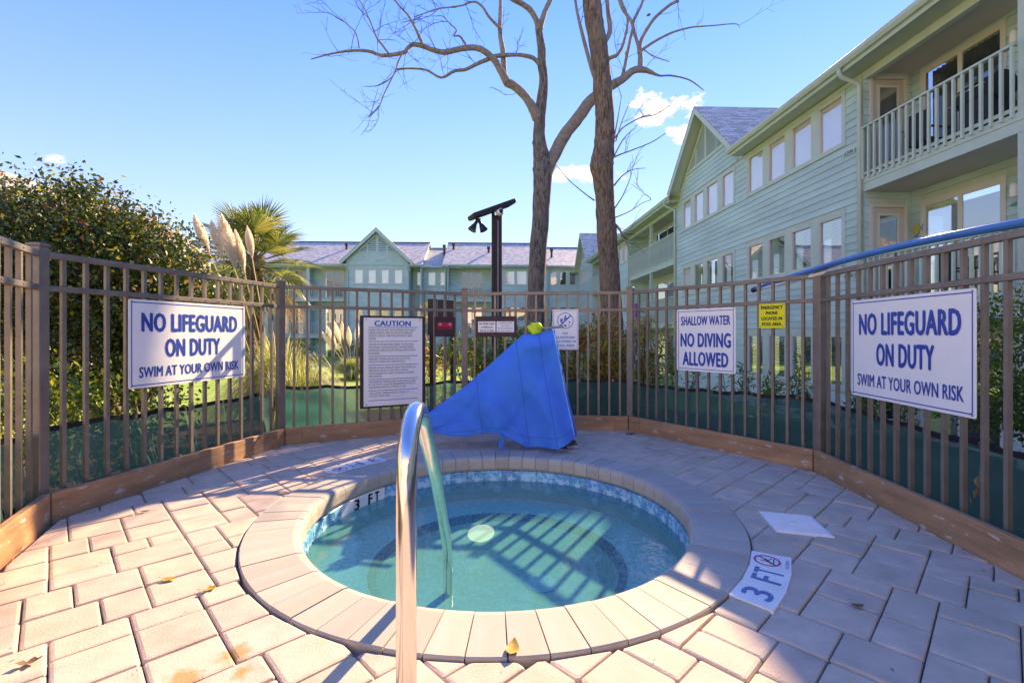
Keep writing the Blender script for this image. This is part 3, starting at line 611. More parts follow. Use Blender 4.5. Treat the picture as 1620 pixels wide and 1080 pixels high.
# ------------------------------------------------------------------ green windscreen laced behind the pickets
scr = empty('windscreen', (0, 4.3, 0), 0, 'dark green mesh windscreen tied low along the outside of the fence', 'windscreen')
for i in range(len(PC)-1):
    a, b = PC[i], PC[i+1]; d, n = out_n(a, b); L_ = (b-a).length; NX, NZ = 60, 12; vs_ = []; hv = []
    ph = random.uniform(0, 6); left = i <= 1
    for ix in range(NX+1):
        s = ix/NX; x = s*L_
        zt = .575+.018*math.sin(x*2.1+ph)-.02*abs(math.sin(x*math.pi/.45))
        if left: zt -= .03*(1+math.sin(x*1.3+ph))*.5
        for iz in range(NZ+1):
            t_ = iz/NZ; z = .10+(zt-.10)*t_
            w = (.050 if left else .010)*math.sin(x*(15 if left else 3.2)+1.2*math.sin(x*4+ph)+ph+t_*1.5)*(1.1-.6*t_)+(.006 if left else .013)*math.sin(t_*13+x*2.2+ph)*math.sin(x*1.7+ph)
            p = a+d*x+n*(.05+(.035 if left else .014)+w); vs_.append((p.x, p.y-4.3, z))
    fs = [(ix*(NZ+1)+iz, (ix+1)*(NZ+1)+iz, (ix+1)*(NZ+1)+iz+1, ix*(NZ+1)+iz+1) for ix in range(NX) for iz in range(NZ)]
    g = G(); g.add(vs_, fs); fp = g.obj('fabric_panel', M['screen'], scr, smooth=True)
    g = G(); tp = [vs_[ix*(NZ+1)+NZ] for ix in range(NX+1)]; g.add([(p[0], p[1], p[2]-.028) for p in tp]+[(p[0], p[1], p[2]+.006) for p in tp], [(k, k+1, NX+2+k, NX+1+k) for k in range(NX)])
    bt = [vs_[ix*(NZ+1)] for ix in range(NX+1)]; g.add([(p[0], p[1], p[2]-.02) for p in bt]+[(p[0], p[1], p[2]+.03) for p in bt], [(k, k+1, NX+2+k, NX+1+k) for k in range(NX)])
    h = g.obj('hem', M['hem'], fp); h.location = (-n.x*.003, -n.y*.003, 0)
    g = G()
    for k in range(5):
        p = Vector(tp[6+k*12]); p.z -= .012; nn = Vector((n.x, n.y, 0)); c_ = p-nn*.005; vsg = []
        uu = Vector((d.x, d.y, 0)); vv = Vector((0,0,1))
        for rr in (.006, .013):
            for q_ in range(12): an = q_*math.pi/6; vsg.append(c_+uu*rr*math.cos(an)+vv*rr*math.sin(an))
        g.add(vsg, [(q_, (q_+1)%12, 12+(q_+1)%12, 12+q_) for q_ in range(12)])
    g.obj('grommet', M['brass'], fp, kind='stuff')
# ================================================================== SIGNS
def seg_t(i, px, proud=.028):                         # fraction along the sign plane of side i seen at that column
    k = (px-CX)/F; _, n = out_n(CORN[i], CORN[i+1]); a = Vector(CORN[i])+n*(OFF-proud); b = Vector(CORN[i+1])+n*(OFF-proud); return (k*a.y-a.x)/((b.x-a.x)-k*(b.y-a.y))
def sign_root(name, i, t0, t1, ztop, zbot, label, proud=.028):
    """hung on the inside of fence side i between fractions t0 and t1 of the board line"""
    a, b = Vector(CORN[i]), Vector(CORN[i+1]); d, n = out_n(a, b); c = a+(b-a)*(t0+t1)/2+n*(OFF-proud)
    w = abs(t1-t0)*(b-a).length; h = ztop-zbot
    right = d if d.cross(n) > 0 else -d               # reader's right, seen from the pool
    rz = math.atan2(right.y, right.x)
    return empty(name, (c.x, c.y, (ztop+zbot)/2), rz, label, 'sign'), w, h
def plate(root, w, h, m, border=None, bm=None, th=.004, name='plate', rad=.012, inset=.018, bw=.007):
    def rr(w, h, r):
        pts = []
        for cx, cz, a0 in ((w/2-r, h/2-r, 0), (-w/2+r, h/2-r, 90), (-w/2+r, -h/2+r, 180), (w/2-r, -h/2+r, 270)):
            for k in range(4): an = R(a0+30*k); pts.append((cx+r*math.cos(an), cz+r*math.sin(an)))
        return pts
    g = G(); g.extr([(x, -th/2, z) for x, z in rr(w, h, rad)], (0, th, 0)); p = g.obj(name, m, root)
    if bm:
        g = G(); o1 = rr(w-2*inset, h-2*inset, rad); o2 = rr(w-2*inset-2*bw, h-2*inset-2*bw, rad*.6); n_ = len(o1)
        g.add([(x, -th/2-.0012, z) for x, z in o1]+[(x, -th/2-.0012, z) for x, z in o2], [(k, (k+1)%n_, n_+(k+1)%n_, n_+k) for k in range(n_)]); g.obj('border_line', bm, root)
    g = G()
    for sx in (-1, 1):
        for sz in (-1, 1):
            c_ = Vector((sx*(w/2-.02), -th/2, sz*(h/2-.016))); g.tube([c_, c_-Vector((0,.004,0))], .0055, n=8)
    g.obj('bolt', M['grey'], root)
    return p
def lifeguard(i, t0, t1, zt, zb, label):
    r, w, h = sign_root('warning_sign', i, t0, t1, zt, zb, label); plate(r, w, h, M['signwhite'], bm=M['signblue'])
    put_text('NO LIFEGUARD', w*.83, h*.225, 0, h*.245, M['signblue'], r, bold=.055); put_text('ON DUTY', w*.48, h*.225, 0, -h*.055, M['signblue'], r, bold=.055)
    put_text('SWIM AT YOUR OWN RISK', w*.86, h*.125, 0, -h*.325, M['signblue'], r, bold=.03)
lifeguard(1, seg_t(1, 203), seg_t(1, 387), 1.385, .742, 'white sign reading NO LIFEGUARD ON DUTY in front of the big leafy shrub')
lifeguard(5, seg_t(5, 1347.5), seg_t(5, 1545), 1.378, .69, 'white sign reading NO LIFEGUARD ON DUTY on the fence near the balconies')
r, w, h = sign_root('warning_sign', 4, seg_t(4, 1071), seg_t(4, 1164), 1.389, .75, 'square white sign reading SHALLOW WATER NO DIVING ALLOWED'); plate(r, w, h, M['signwhite'], bm=M['signblue'], inset=.02, bw=.006)
put_text('SHALLOW WATER', w*.84, h*.15, 0, h*.31, M['signblue'], r, bold=.05); put_text('NO DIVING', w*.86, h*.23, 0, h*.0, M['signblue'], r, bold=.055); put_text('ALLOWED', w*.78, h*.23, 0, -h*.30, M['signblue'], r, bold=.055)
r, w, h = sign_root('phone_sign', 4, seg_t(4, 1201), seg_t(4, 1242), 1.406, 1.186, 'small yellow sign reading EMERGENCY PHONE LOCATED IN POOL AREA'); plate(r, w, h, M['yellow'], rad=.006)
for k, (tx, ww) in enumerate((('EMERGENCY', .84), ('PHONE', .46), ('LOCATED IN', .80), ('POOL AREA', .74))): put_text(tx, w*ww, h*.14, 0, h*(.34-.225*k), M['black'], r, bold=.05)
r, w, h = sign_root('rule_sign', 3, seg_t(3, 874), seg_t(3, 915), 1.424, .945, 'white sign with barred glass symbol reading NO GLASSWARE ALLOWED IN POOL AREA'); plate(r, w, h, M['signwhite'], bm=M['signblue2'], inset=.012, bw=.004)
g = G(); N_ = 32; vs_ = []
for rr in (.088, .096):
    for k in range(N_): an = 2*math.pi*k/N_; vs_.append((rr*math.cos(an), -.0035, .105+rr*math.sin(an)))
g.add(vs_, [(k, (k+1)%N_, N_+(k+1)%N_, N_+k) for k in range(N_)]); s_ = .064; g.add([(-s_-.006, -.0038, .105-s_+.006), (-s_+.006, -.0038, .105-s_-.006), (s_+.006, -.0038, .105+s_-.006), (s_-.006, -.0038, .105+s_+.006)], [(0,1,2,3)])
g.obj('ban_ring', M['signblue2'], r)
g = G()                                               # mug, bottle and splinters inside the ring
for poly in ([(-.065,.125),(-.03,.13),(-.035,.08),(-.055,.078)], [(-.008,.17),(.008,.17),(.008,.15),(.018,.135),(.018,.11),(-.018,.11),(-.018,.135),(-.008,.15)], [(-.02,.06),(.01,.055),(.018,.03),(-.012,.035)], [(.035,.09),(.06,.10),(.052,.07)], [(.03,.06),(.048,.055),(.04,.04)]):
    g.add([(x, -.0036, z) for x, z in poly], [tuple(range(len(poly)))])
g.obj('glass_symbol', M['signblue2'], r)
for k, (tx, ww) in enumerate((('NO', .2), ('GLASSWARE', .74), ('ALLOWED IN', .80), ('POOL AREA', .70))): put_text(tx, w*ww, .027, 0, -.045-.048*k, M['signblue2'], r, bold=.025)
# caution board
r, w, h = sign_root('caution_sign', 2, seg_t(2, 569.5), seg_t(2, 672.5), 1.335, .308, 'tall white sheet headed CAUTION with six small paragraphs on a brown board'); 
g = G(); g.box(-w/2, w/2, -.008, .012, -h/2, h/2); g.obj('backing_board', M['brownboard'], r, bevel=.003)
W2, H2 = w*.90, h*.955; g = G(); g.box(-W2/2, W2/2, -.0115, -.0085, -H2/2, H2/2); g.obj('sheet', M['signwhite'], r)
put_text('CAUTION', W2*.62, .062, -.01, H2*.437, M['signblue2'], r, y=-.013, bold=.05)
paras = [('ELDERLY PERSONS AND THOSE SUFFERING FROM HEART\nDISEASE, DIABETES, HIGH OR LOW BLOOD PRESSURE\nSHOULD CONSULT THEIR PHYSICIAN BEFORE USING\nTHE SPA.', .375, .250), ('THE USE OF THIS SPA WHILE UNDER THE INFLUENCE\nOF ALCOHOL, ANTICOAGULANTS, ANTIHISTAMINES,\nHYPNOTICS, NARCOTICS OR TRANQUILIZERS SHOULD\nBE AVOIDED.', .210, .085),
 ('PREGNANT WOMEN SHOULD NOT USE THE SPA\nWITHOUT CONSULTING THEIR PHYSICIAN.', .045, -.010), ('PERSONS SHOULD SPEND NO MORE THAN FIFTEEN (15)\nMINUTES IN THE SPA AT ANY ONE (1) SESSION.\nLONG EXPOSURE MAY RESULT IN NAUSEA, DIZZINESS\nAND FAINTING.', -.055, -.175),
 ('THE MAXIMUM TEMPERATURE OF ANY SPA ALLOWED\nBY THE SOUTH CAROLINA DEPARTMENT OF HEALTH\nAND ENVIRONMENTAL CONTROL IS 104 F.', -.215, -.300), ('THE ACTUAL TEMPERATURE OF THIS SPA AT ______\nOCLOCK TODAY WAS ____________ F.', -.345, -.400)]
for tx, z1, z0 in paras:
    nl = tx.count('\n')+1; ww = .80 if nl > 2 else (.70 if 'PREG' in tx else .78)
    put_text(tx, W2*ww, H2*(z1-z0), -W2*.02 if ww > .75 else -W2*.07, H2*(z1+z0)/2, M['grey'], r, y=-.013, align='LEFT', bold=.015)
g = G()
for z in (.392, .232, .063, -.035, -.197, -.325, -.437): g.box(-W2*.42, W2*.42, -.0135, -.0118, H2*z-.0032, H2*z+.0032)
g.obj('rule_line', M['signblue2'], r)
g = G()
for sx in (-1, 1):
    for sz in (-1, 1): c_ = Vector((sx*(W2/2-.03), -.0116, sz*(H2/2-.02))); g.tube([c_, c_-Vector((0, .004, 0))], .007, n=8)
g.obj('screw', M['grey'], r)
# "no more than 6 people" board
r, w, h = sign_root('rule_sign', 3, seg_t(3, 752.5), seg_t(3, 817.5), 1.345, 1.095, 'small brown board with two white notices about NO MORE THAN 6 PEOPLE'); g = G(); g.box(-w/2, w/2, -.008, .012, -h/2, h/2); g.obj('backing_board', M['brownboard'], r, bevel=.003)
for sx in (-1, 1):
    g = G(); g.box(sx*w*.225-w*.212, sx*w*.225+w*.212, -.0115, -.0085, -h*.27, h*.25); g.obj('notice', M['signwhite'], r)
for k, (tx, ww) in enumerate((('NO MORE THAN', .36), ('6 PEOPLE IN', .28), ('SPA AT A TIME', .34))): put_text(tx, w*ww, .026, -w*.225, .035-.043*k, M['black'], r, y=-.013, bold=.02)
for k, (tx, ww) in enumerate((('CHILDREN UNDER', .34), ('AGE 12 MUST', .20), ('BE ACCOMPANIED', .36), ('BY AN ADULT', .37))): put_text(tx, w*ww, .017, w*.225, .042-.031*k, M['grey'], r, y=-.013, bold=.02)
# red sign
r, w, h = sign_root('emergency_sign', 2, seg_t(2, 687.5), seg_t(2, 719.5), 1.335, 1.10, 'dark brown square board with a red glossy plaque right of the caution sheet'); g = G(); g.box(-w/2, w/2, -.008, .012, -h/2, h/2); g.obj('backing_board', M['brownboard'], r, bevel=.003)
g = G(); g.box(-w*.36, w*.36, -.012, -.0085, -h*.12, h*.22); g.obj('plaque', M['red'], r, bevel=.002)
g = G()
for sx in (-1, 1): c_ = Vector((sx*w*.24, -.0122, h*.12)); g.tube([c_, c_-Vector((0, .003, 0))], .017, n=14)
g.obj('lamp_disc', mat('pink_disc', (.75, .25, .32), .3), r)
put_text('SPA', w*.14, .022, 0, h*.12, M['black'], r, y=-.0135); put_text('EMERGENCY', w*.62, .020, 0, -h*.05, M['black'], r, y=-.0135, bold=.05)
# ================================================================== BUILDINGS (local frame: x to the right, y away)
class Fr:                                             # wall frame: a along, n outward, z up
    def __init__(s, o, a, n): s.o = Vector((*o, 0)); s.a = Vector((*a, 0)); s.n = Vector((*n, 0))
    def p(s, a, n, z): return s.o+s.a*a+s.n*n+Vector((0, 0, z))
    def box(s, g, a0, a1, n0, n1, z0, z1):
        ps = [s.p(a0,n0,z0), s.p(a1,n0,z0), s.p(a1,n1,z0), s.p(a0,n1,z0), s.p(a0,n0,z1), s.p(a1,n0,z1), s.p(a1,n1,z1), s.p(a0,n1,z1)]
        return g.add(ps, [(0,3,2,1),(4,5,6,7),(0,1,5,4),(1,2,6,5),(2,3,7,6),(3,0,4,7)])
    def one(s, name, m, root, a0, a1, n0, n1, z0, z1, bevel=0, **k): g = G(); s.box(g, a0, a1, n0, n1, z0, z1); return g.obj(name, m, root, bevel=bevel, **k)
def subtract(a0, a1, holes):
    segs = [(a0, a1)]
    for h0, h1 in holes:
        out = []
        for s0, s1 in segs:
            if h1 <= s0 or h0 >= s1: out.append((s0, s1)); continue
            if h0 > s0: out.append((s0, h0))
            if h1 < s1: out.append((h1, s1))
        segs = out
    return [q for q in segs if q[1]-q[0] > .02]
def clapboards(fr, root, a0, a1, z0, z1, holes, exp=.17, split=True, m='siding', lim=None):
    """overlapping boards; holes are (a0,a1,z0,z1)"""
    g = G(); z = z0
    while z < z1-.02:
        zz = min(z+exp, z1); A0, A1 = (a0, a1) if lim is None else lim(z+exp*.5, a0, a1)
        if A1-A0 > .05:
            for s0, s1 in subtract(A0, A1, [(h[0], h[1]) for h in holes if h[2] < zz-.01 and h[3] > z+.01]):
                cuts = [s0, s1]
                if split and s1-s0 > 3.2: cuts = [s0]+[q_ for q_ in (s0+(s1-s0)*random.uniform(.25, .42), s0+(s1-s0)*random.uniform(.58, .78))]+[s1]
                for s0, s1 in zip(cuts, [c_-(.004 if c_ != cuts[-1] else 0) for c_ in cuts[1:]]):
                  gg = G() if split else g
                  gg.add([fr.p(s0,.0,z), fr.p(s1,.0,z), fr.p(s1,.026,z), fr.p(s0,.026,z), fr.p(s0,.0,zz), fr.p(s1,.0,zz), fr.p(s1,.006,zz), fr.p(s0,.006,zz)],
                    [(0,1,2,3),(4,7,6,5),(0,4,5,1),(1,5,6,2),(2,6,7,3),(3,7,4,0)])
                  if split: gg.obj('clapboard', M[m], root)
        z = zz
    if not split: g.obj('siding', M[m], root)
def wall_core(fr, root, a0, a1, z0, z1, holes, th=.12, m='trim', name='wall'):
    g = G(); zs = sorted({z0, z1, *[h[2] for h in holes], *[h[3] for h in holes]}); zs = [z for z in zs if z0 <= z <= z1]
    for lo, hi in zip(zs, zs[1:]):
        for s0, s1 in subtract(a0, a1, [(h[0], h[1]) for h in holes if h[2] < (lo+hi)/2 < h[3]]): fr.box(g, s0, s1, -th, -.001, lo, hi)
    return g.obj(name, M[m], root)
def window(fr, root, a0, a1, z0, z1, kind='open', near=True):
    fw = .034 if near else .06
    g = G()
    for q in ((a0,a1,z0,z0+fw), (a0,a1,z1-fw,z1), (a0,a0+fw,z0+fw,z1-fw), (a1-fw,a1,z0+fw,z1-fw)): fr.box(g, q[0], q[1], -.07, .028, q[2], q[3])
    w = g.obj('window', M['frame'], root)
    fr.one('pane', M['glassshut'] if kind == 'shut' else M['glass'] if kind != 'dark' else M['glassdim'], w, a0+fw, a1-fw, -.022, -.016, z0+fw, z1-fw)
    if kind == 'shut': fr.one('blind', M['blindshut'], w, a0+fw, a1-fw, -.075, -.055, z0+fw, z1-fw)
    else:
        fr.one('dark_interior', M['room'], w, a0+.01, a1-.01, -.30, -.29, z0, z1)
        if kind == 'blind' and near:
            g = G(); z = z0+fw+.01
            while z < z1-fw: 
                g.add([fr.p(a0+fw,-.085,z), fr.p(a1-fw,-.085,z), fr.p(a1-fw,-.055,z+.020), fr.p(a0+fw,-.055,z+.020)], [(0,1,2,3)]); z += .042
            g.obj('blind', M['blind'], w)
    return w
def window_group(fr, root, spans, z0, z1, kind, near=True, trim=.09, m='trim'):
    a0, a1 = spans[0][0]-trim, spans[-1][1]+trim
    g = G(); fr.box(g, a0, a1, .0, .034, z1, z1+trim); fr.box(g, a0-.02, a1+.02, .0, .045, z0-trim, z0)
    edges = [a0]+[e for s in spans for e in s]+[a1]
    for k in range(0, len(edges), 2): fr.box(g, edges[k], edges[k+1], .0, .034, z0, z1)
    g.obj('window_trim', M[m], root)
    for k, s in enumerate(spans): window(fr, root, s[0], s[1], z0, z1, kind if isinstance(kind, str) else kind[k % len(kind)], near)
    return (a0, a1, z0-trim, z1+trim)
def railing(fr, root, a0, a1, n, zf, zt, pitch=.163, bw=.042, split=True, posts=(), m='trim'):
    fr.one('handrail', M[m], root, a0, a1, n-.045, n+.05, zt-.04, zt, bevel=.004 if split else 0)
    fr.one('lower_rail', M[m], root, a0, a1, n-.03, n-.001, zf+.07, zf+.13)
    k = max(1, round((a1-a0)/pitch)); b = None; g = G()
    for i in range(k+1):
        a = a0+.04+(a1-a0-.08)*i/k
        if split:
            if b is None: b = fr.one('baluster', M[m], root, -bw/2, bw/2, n, n+.04, zf-.03, zt-.041); base = a0; b.location = fr.a*a
            else: b = b.copy(); COL.objects.link(b); b.location = fr.a*a
        else: fr.box(g, a-bw/2, a+bw/2, n, n+.04, zf-.03, zt-.041)
    if not split: g.obj('balusters', M[m], root, kind='stuff')
def sliding_door(fr, root, a0, a1, z0, z1, n, curtain=True, panels=2):
    f = Fr(tuple((fr.o+fr.n*n)[:2]), tuple(fr.a[:2]), tuple(fr.n[:2])); g = G(); w = (a1-a0)/panels
    for q in ((a0-.06,a1+.06,z1,z1+.07), (a0-.06,a0,z0,z1), (a1,a1+.06,z0,z1)): f.box(g, q[0], q[1], 0, .04, q[2], q[3])
    for k in range(panels):
        s0, s1 = a0+k*w, a0+(k+1)*w
        for q in ((s0,s0+.045,z0,z1), (s1-.045,s1,z0,z1), (s0+.045,s1-.045,z1-.05,z1), (s0+.045,s1-.045,z0,z0+.07)): f.box(g, q[0], q[1], .002, .028, q[2], q[3])
    d = g.obj('sliding_door', M['frame'], root)
    for k in range(panels): f.one('pane', M['glassdoor'] if curtain else M['glass'], d, a0+k*w+.045, a0+(k+1)*w-.045, .008, .014, z0+.07, z1-.05)
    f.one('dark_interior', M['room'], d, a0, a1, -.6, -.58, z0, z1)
    if curtain:
        g = G(); n_ = 40; c0, c1 = a0+.05, a1-.05
        g.add([f.p(c0+(c1-c0)*k/n_, -.14+.03*math.sin(k*1.9), z) for z in (z0, z1) for k in range(n_+1)], [(k, k+1, n_+2+k, n_+1+k) for k in range(n_)]); g.obj('curtain', M['curtain'], d)
    return d
FL = [(-1.10, 1.09, -.09), (1.66, 3.84, 2.77), (4.45, 6.59, 5.46)]   # floor level, window head, window sill
WX = 7.99; ZE = 6.86
wing = empty('apartment_wing', (0, -.32, 0), .04, 'three storey sage green clapboard apartment wing with balconies running along the right', 'building')
W = Fr((WX, 0), (0, 1), (-1, 0))
def lamp_fixture(fr, root, a, n, z):
    g = G(); c = fr.p(a, n+.09, z); g.lathe([(.001,.10),(.03,.10),(.05,.05),(.055,0),(.055,-.13),(.04,-.15),(.001,-.15)], c=c, n=14); o = g.obj('wall_lamp', M['whitetile'], root, smooth=True)
    fr.one('bracket', M['trim'], o, a-.02, a+.02, n, n+.07, z+.05, z+.12)
def balcony(fr, root, a0, a1, posts, near, depth=1.05, rails=(1, 2), door_end=False, x_back=None, levels=FL, zeave=ZE, dooronly=False, m='trim', split=True, pitch=.163):
    nb = -depth
    for k, (zf, zh, zs) in enumerate(levels):
        top = levels[k+1][0]-.262 if k < 2 else zeave-.10
        # back wall boards and end walls
        bf = Fr(tuple((fr.o+fr.n*nb)[:2]), tuple(fr.a[:2]), tuple(fr.n[:2]))
        sd = (8.40, 9.95) if not dooronly else (a0+(a1-a0)*.30, a0+(a1-a0)*.78)
        hole = [(sd[0]-.06, sd[1]+.06, zf, zh+.07)]
        wall_core(bf, root, a0, a1, zf, top, [(sd[0], sd[1], zf, zh)], th=.08)
        clapboards(bf, root, a0, a1, zf, top, hole, split=False, m='siding')
        sliding_door(fr, root, sd[0], sd[1], zf+.02, zh, nb, curtain=(k == 2), panels=2)
        for end, sgn in ((a0, 1), (a1, -1)):
            ef = Fr(tuple(fr.p(end, 0, 0)[:2]), tuple((-fr.n)[:2]), tuple((fr.a*sgn)[:2]))
            wall_core(ef, root, .0, depth, zf, top, [], th=.06); hl = []
            if door_end and sgn == -1:
                hl = [(.16, .86, zf, zh+.0)]; g = G()
                for q in ((.10,.16,zf,zh), (.86,.92,zf,zh), (.10,.92,zh,zh+.06)): ef.box(g, q[0], q[1], .0, .05, q[2], q[3])
                g.obj('door_casing', M['frame'], root)
                d = ef.one('door', M['door'], root, .165, .855, .004, .024, zf+.02, zh-.01)
                g = G()
                for q in ((.27,.32,zf+.35,zh-.13), (.70,.75,zf+.35,zh-.13), (.32,.70,zf+.35,zf+.40), (.32,.70,zh-.18,zh-.13)): ef.box(g, q[0], q[1], .025, .038, q[2], q[3])
                g.obj('glazing_bead', M['frame'], d)
                ef.one('pane', M['glassdim'] if k == 1 else M['curtain'] if False else M['glass'], d, .32, .70, .0265, .030, zf+.40, zh-.18)
                ef.one('pane_backing', M['room'] if k != 2 else M['door'], d, .32, .70, .0245, .0255, zf+.40, zh-.18)
                g = G(); c = ef.p(.80, .05, zf+1.0); g.tube([ef.p(.80,.024,zf+1.0), c], [.012,.03], n=10); g.obj('knob', M['brass'], d)
                hl = [(.10, .92, zf, zh+.06)]
            clapboards(ef, root, 0, depth, zf, top, hl, split=False)
        # slab with fascia in two steps
        if k > 0:
            fr.one('floor_slab', M['soffit'], root, a0, a1, nb, -.01, zf-.27, zf-.0)
            fr.one('fascia', M[m], root, a0, a1, -.008, .028, zf-.28, zf-.10); fr.one('fascia', M[m], root, a0, a1, -.008, .040, zf-.098, zf+.03)
            z_t = zf+1.10
            seg = [a0]+list(posts)+[a1]
            for s0, s1 in zip(seg, seg[1:]): railing(fr, root, s0+(.07 if s0 != a0 else 0), s1-(.07 if s1 != a1 else 0), .042, zf, z_t, split=split, m=m, pitch=pitch)
    fr.one('soffit', M['soffit'], root, a0, a1, nb, .0, zeave-.13, zeave-.10)
    fr.one('beam', M[m], root, a0, a1, -.10, .02, zeave-.28, zeave-.131)
    for p_ in posts: fr.one('post', M[m], root, p_-.07, p_+.07, -.12, .02, -1.2, zeave-.281)
# --- near facade
G1 = [(10.87,11.67), (11.92,12.73), (13.0,13.8), (14.06,14.9)]; G2 = [(15.8,16.6), (16.9,17.8), (18.06,18.87), (19.2,20.0)]
holes = []
kinds = {0: ['blind'], 1: ['blind'], 2: ['shut']}
for k, (zf, zh, zs) in enumerate(FL):
    for gi, gr in enumerate((G1, G2)):
        kd = kinds[k] if not (k == 1 and gi == 1) else ['blind', 'open', 'open', 'shut']
        holes.append(window_group(W, wing, gr, zs, zh, kd[0] if len(kd) == 1 else kd))
core_h = [(s[0], s[1], zs, zh) for gr in (G1, G2) for s in gr for _, zh, zs in FL]
wall_core(W, wing, 10.33, 20.79, -1.3, ZE-.1, core_h)
clapboards(W, wing, 10.44, 20.70, -1.27, ZE-.12, holes)
for a in (10.33, 20.70): W.one('corner_board', M['trim'], wing, a, a+.11, .0, .036, -1.3, ZE-.12)
W.one('frieze_board', M['trim'], wing, 10.44, 15.1, .0275, .045, ZE-.22, ZE-.12)
# house numbers
r_ = empty('x', (0,0,0)); bpy.data.objects.remove(r_)
for txt, a, z in (('6300', 10.67, 5.17), ('6200', 10.67, 2.42)):
    W.one('number_plate', M['trim'], wing, a-.17, a+.17, .028, .036, z-.06, z+.06)
    put_text_flat(txt, .26, .08, W.p(a, .038, z), (0, -1, 0), (0, 0, 1), M['lampbrown'], wing, bold=.02)
# --- balconies and plain walls along the wing
balcony(W, wing, 4.1, 10.27, [7.18], True, door_end=True, rails=(1, 2))
balcony(W, wing, 20.85, 27.8, [24.2], True, dooronly=True)
balcony(W, wing, 32.0, 38.2, [35.1], False, dooronly=True, split=False)
for (a0, a1, wins, nm) in ((27.8, 32.0, [(28.4,29.2),(29.5,30.3),(30.6,31.4)], 0), (38.2, 46.0, [(39.6,40.4),(40.7,41.5),(41.8,42.6),(42.9,43.7)], 1)):
    hh = []
    for zf, zh, zs in FL: hh.append(window_group(W, wing, wins, zs, zh, 'shut', near=False))
    wall_core(W, wing, a0, a1, -1.3, ZE-.1, [(s[0], s[1], zs, zh) for s in wins for _, zh, zs in FL]); clapboards(W, wing, a0+.1, a1-.1, -1.27, ZE-.12, hh, split=False)
    for a in (a0, a1-.1): W.one('corner_board', M['trim'], wing, a, a+.1, 0, .036, -1.3, ZE-.12)
wall_core(W, wing, -9, 4.1, -1.3, ZE-.1, []); clapboards(W, wing, -9, 4.1, -1.27, ZE-.12, [], split=False)
# --- roof of the wing: gutter, fascia, soffit, slopes
def roof_run(a0, a1, over=.48):
    W.one('eave_soffit', M['trim'], wing, a0, a1, .0, over-.02, ZE-.10, ZE-.07)
    g = G(); 
    prof = [(over-.03, ZE-.13), (over+.0, ZE-.13), (over+.0, ZE+.10), (over-.03, ZE+.10)]
    g.extr([W.p(a0, n, z) for n, z in prof], W.a*(a1-a0)); g.obj('fascia', M['trim'], wing)
    prof = [(over+.002, ZE-.045), (over+.07, ZE-.045), (over+.115, ZE+.02), (over+.125, ZE+.085), (over+.115, ZE+.095), (over+.002, ZE+.095)]
    g = G(); g.extr([W.p(a0, n, z) for n, z in prof], W.a*(a1-a0)); g.obj('gutter', M['trim'], wing)
    g = G(); g.add([W.p(a0, over+.03, ZE+.10), W.p(a1, over+.03, ZE+.10), W.p(a1, -6.0, ZE+.10+6.5*.5), W.p(a0, -6.0, ZE+.10+6.5*.5)], [(0,1,2,3)])
    g.add([W.p(a0, over+.03, ZE+.09), W.p(a1, over+.03, ZE+.09), W.p(a1, over+.03, ZE+.13), W.p(a0, over+.03, ZE+.13)], [(0,1,2,3)])
    g.add([W.p(a0, -12.5, ZE), W.p(a1, -12.5, ZE), W.p(a1, -6.0, ZE+.10+6.5*.5), W.p(a0, -6.0, ZE+.10+6.5*.5)], [(3,2,1,0)]); g.obj('roof', M['shingleY'], wing)
for q in ((-9.2, 15.20), (20.42, 38.55), (44.2, 56)): roof_run(*q)
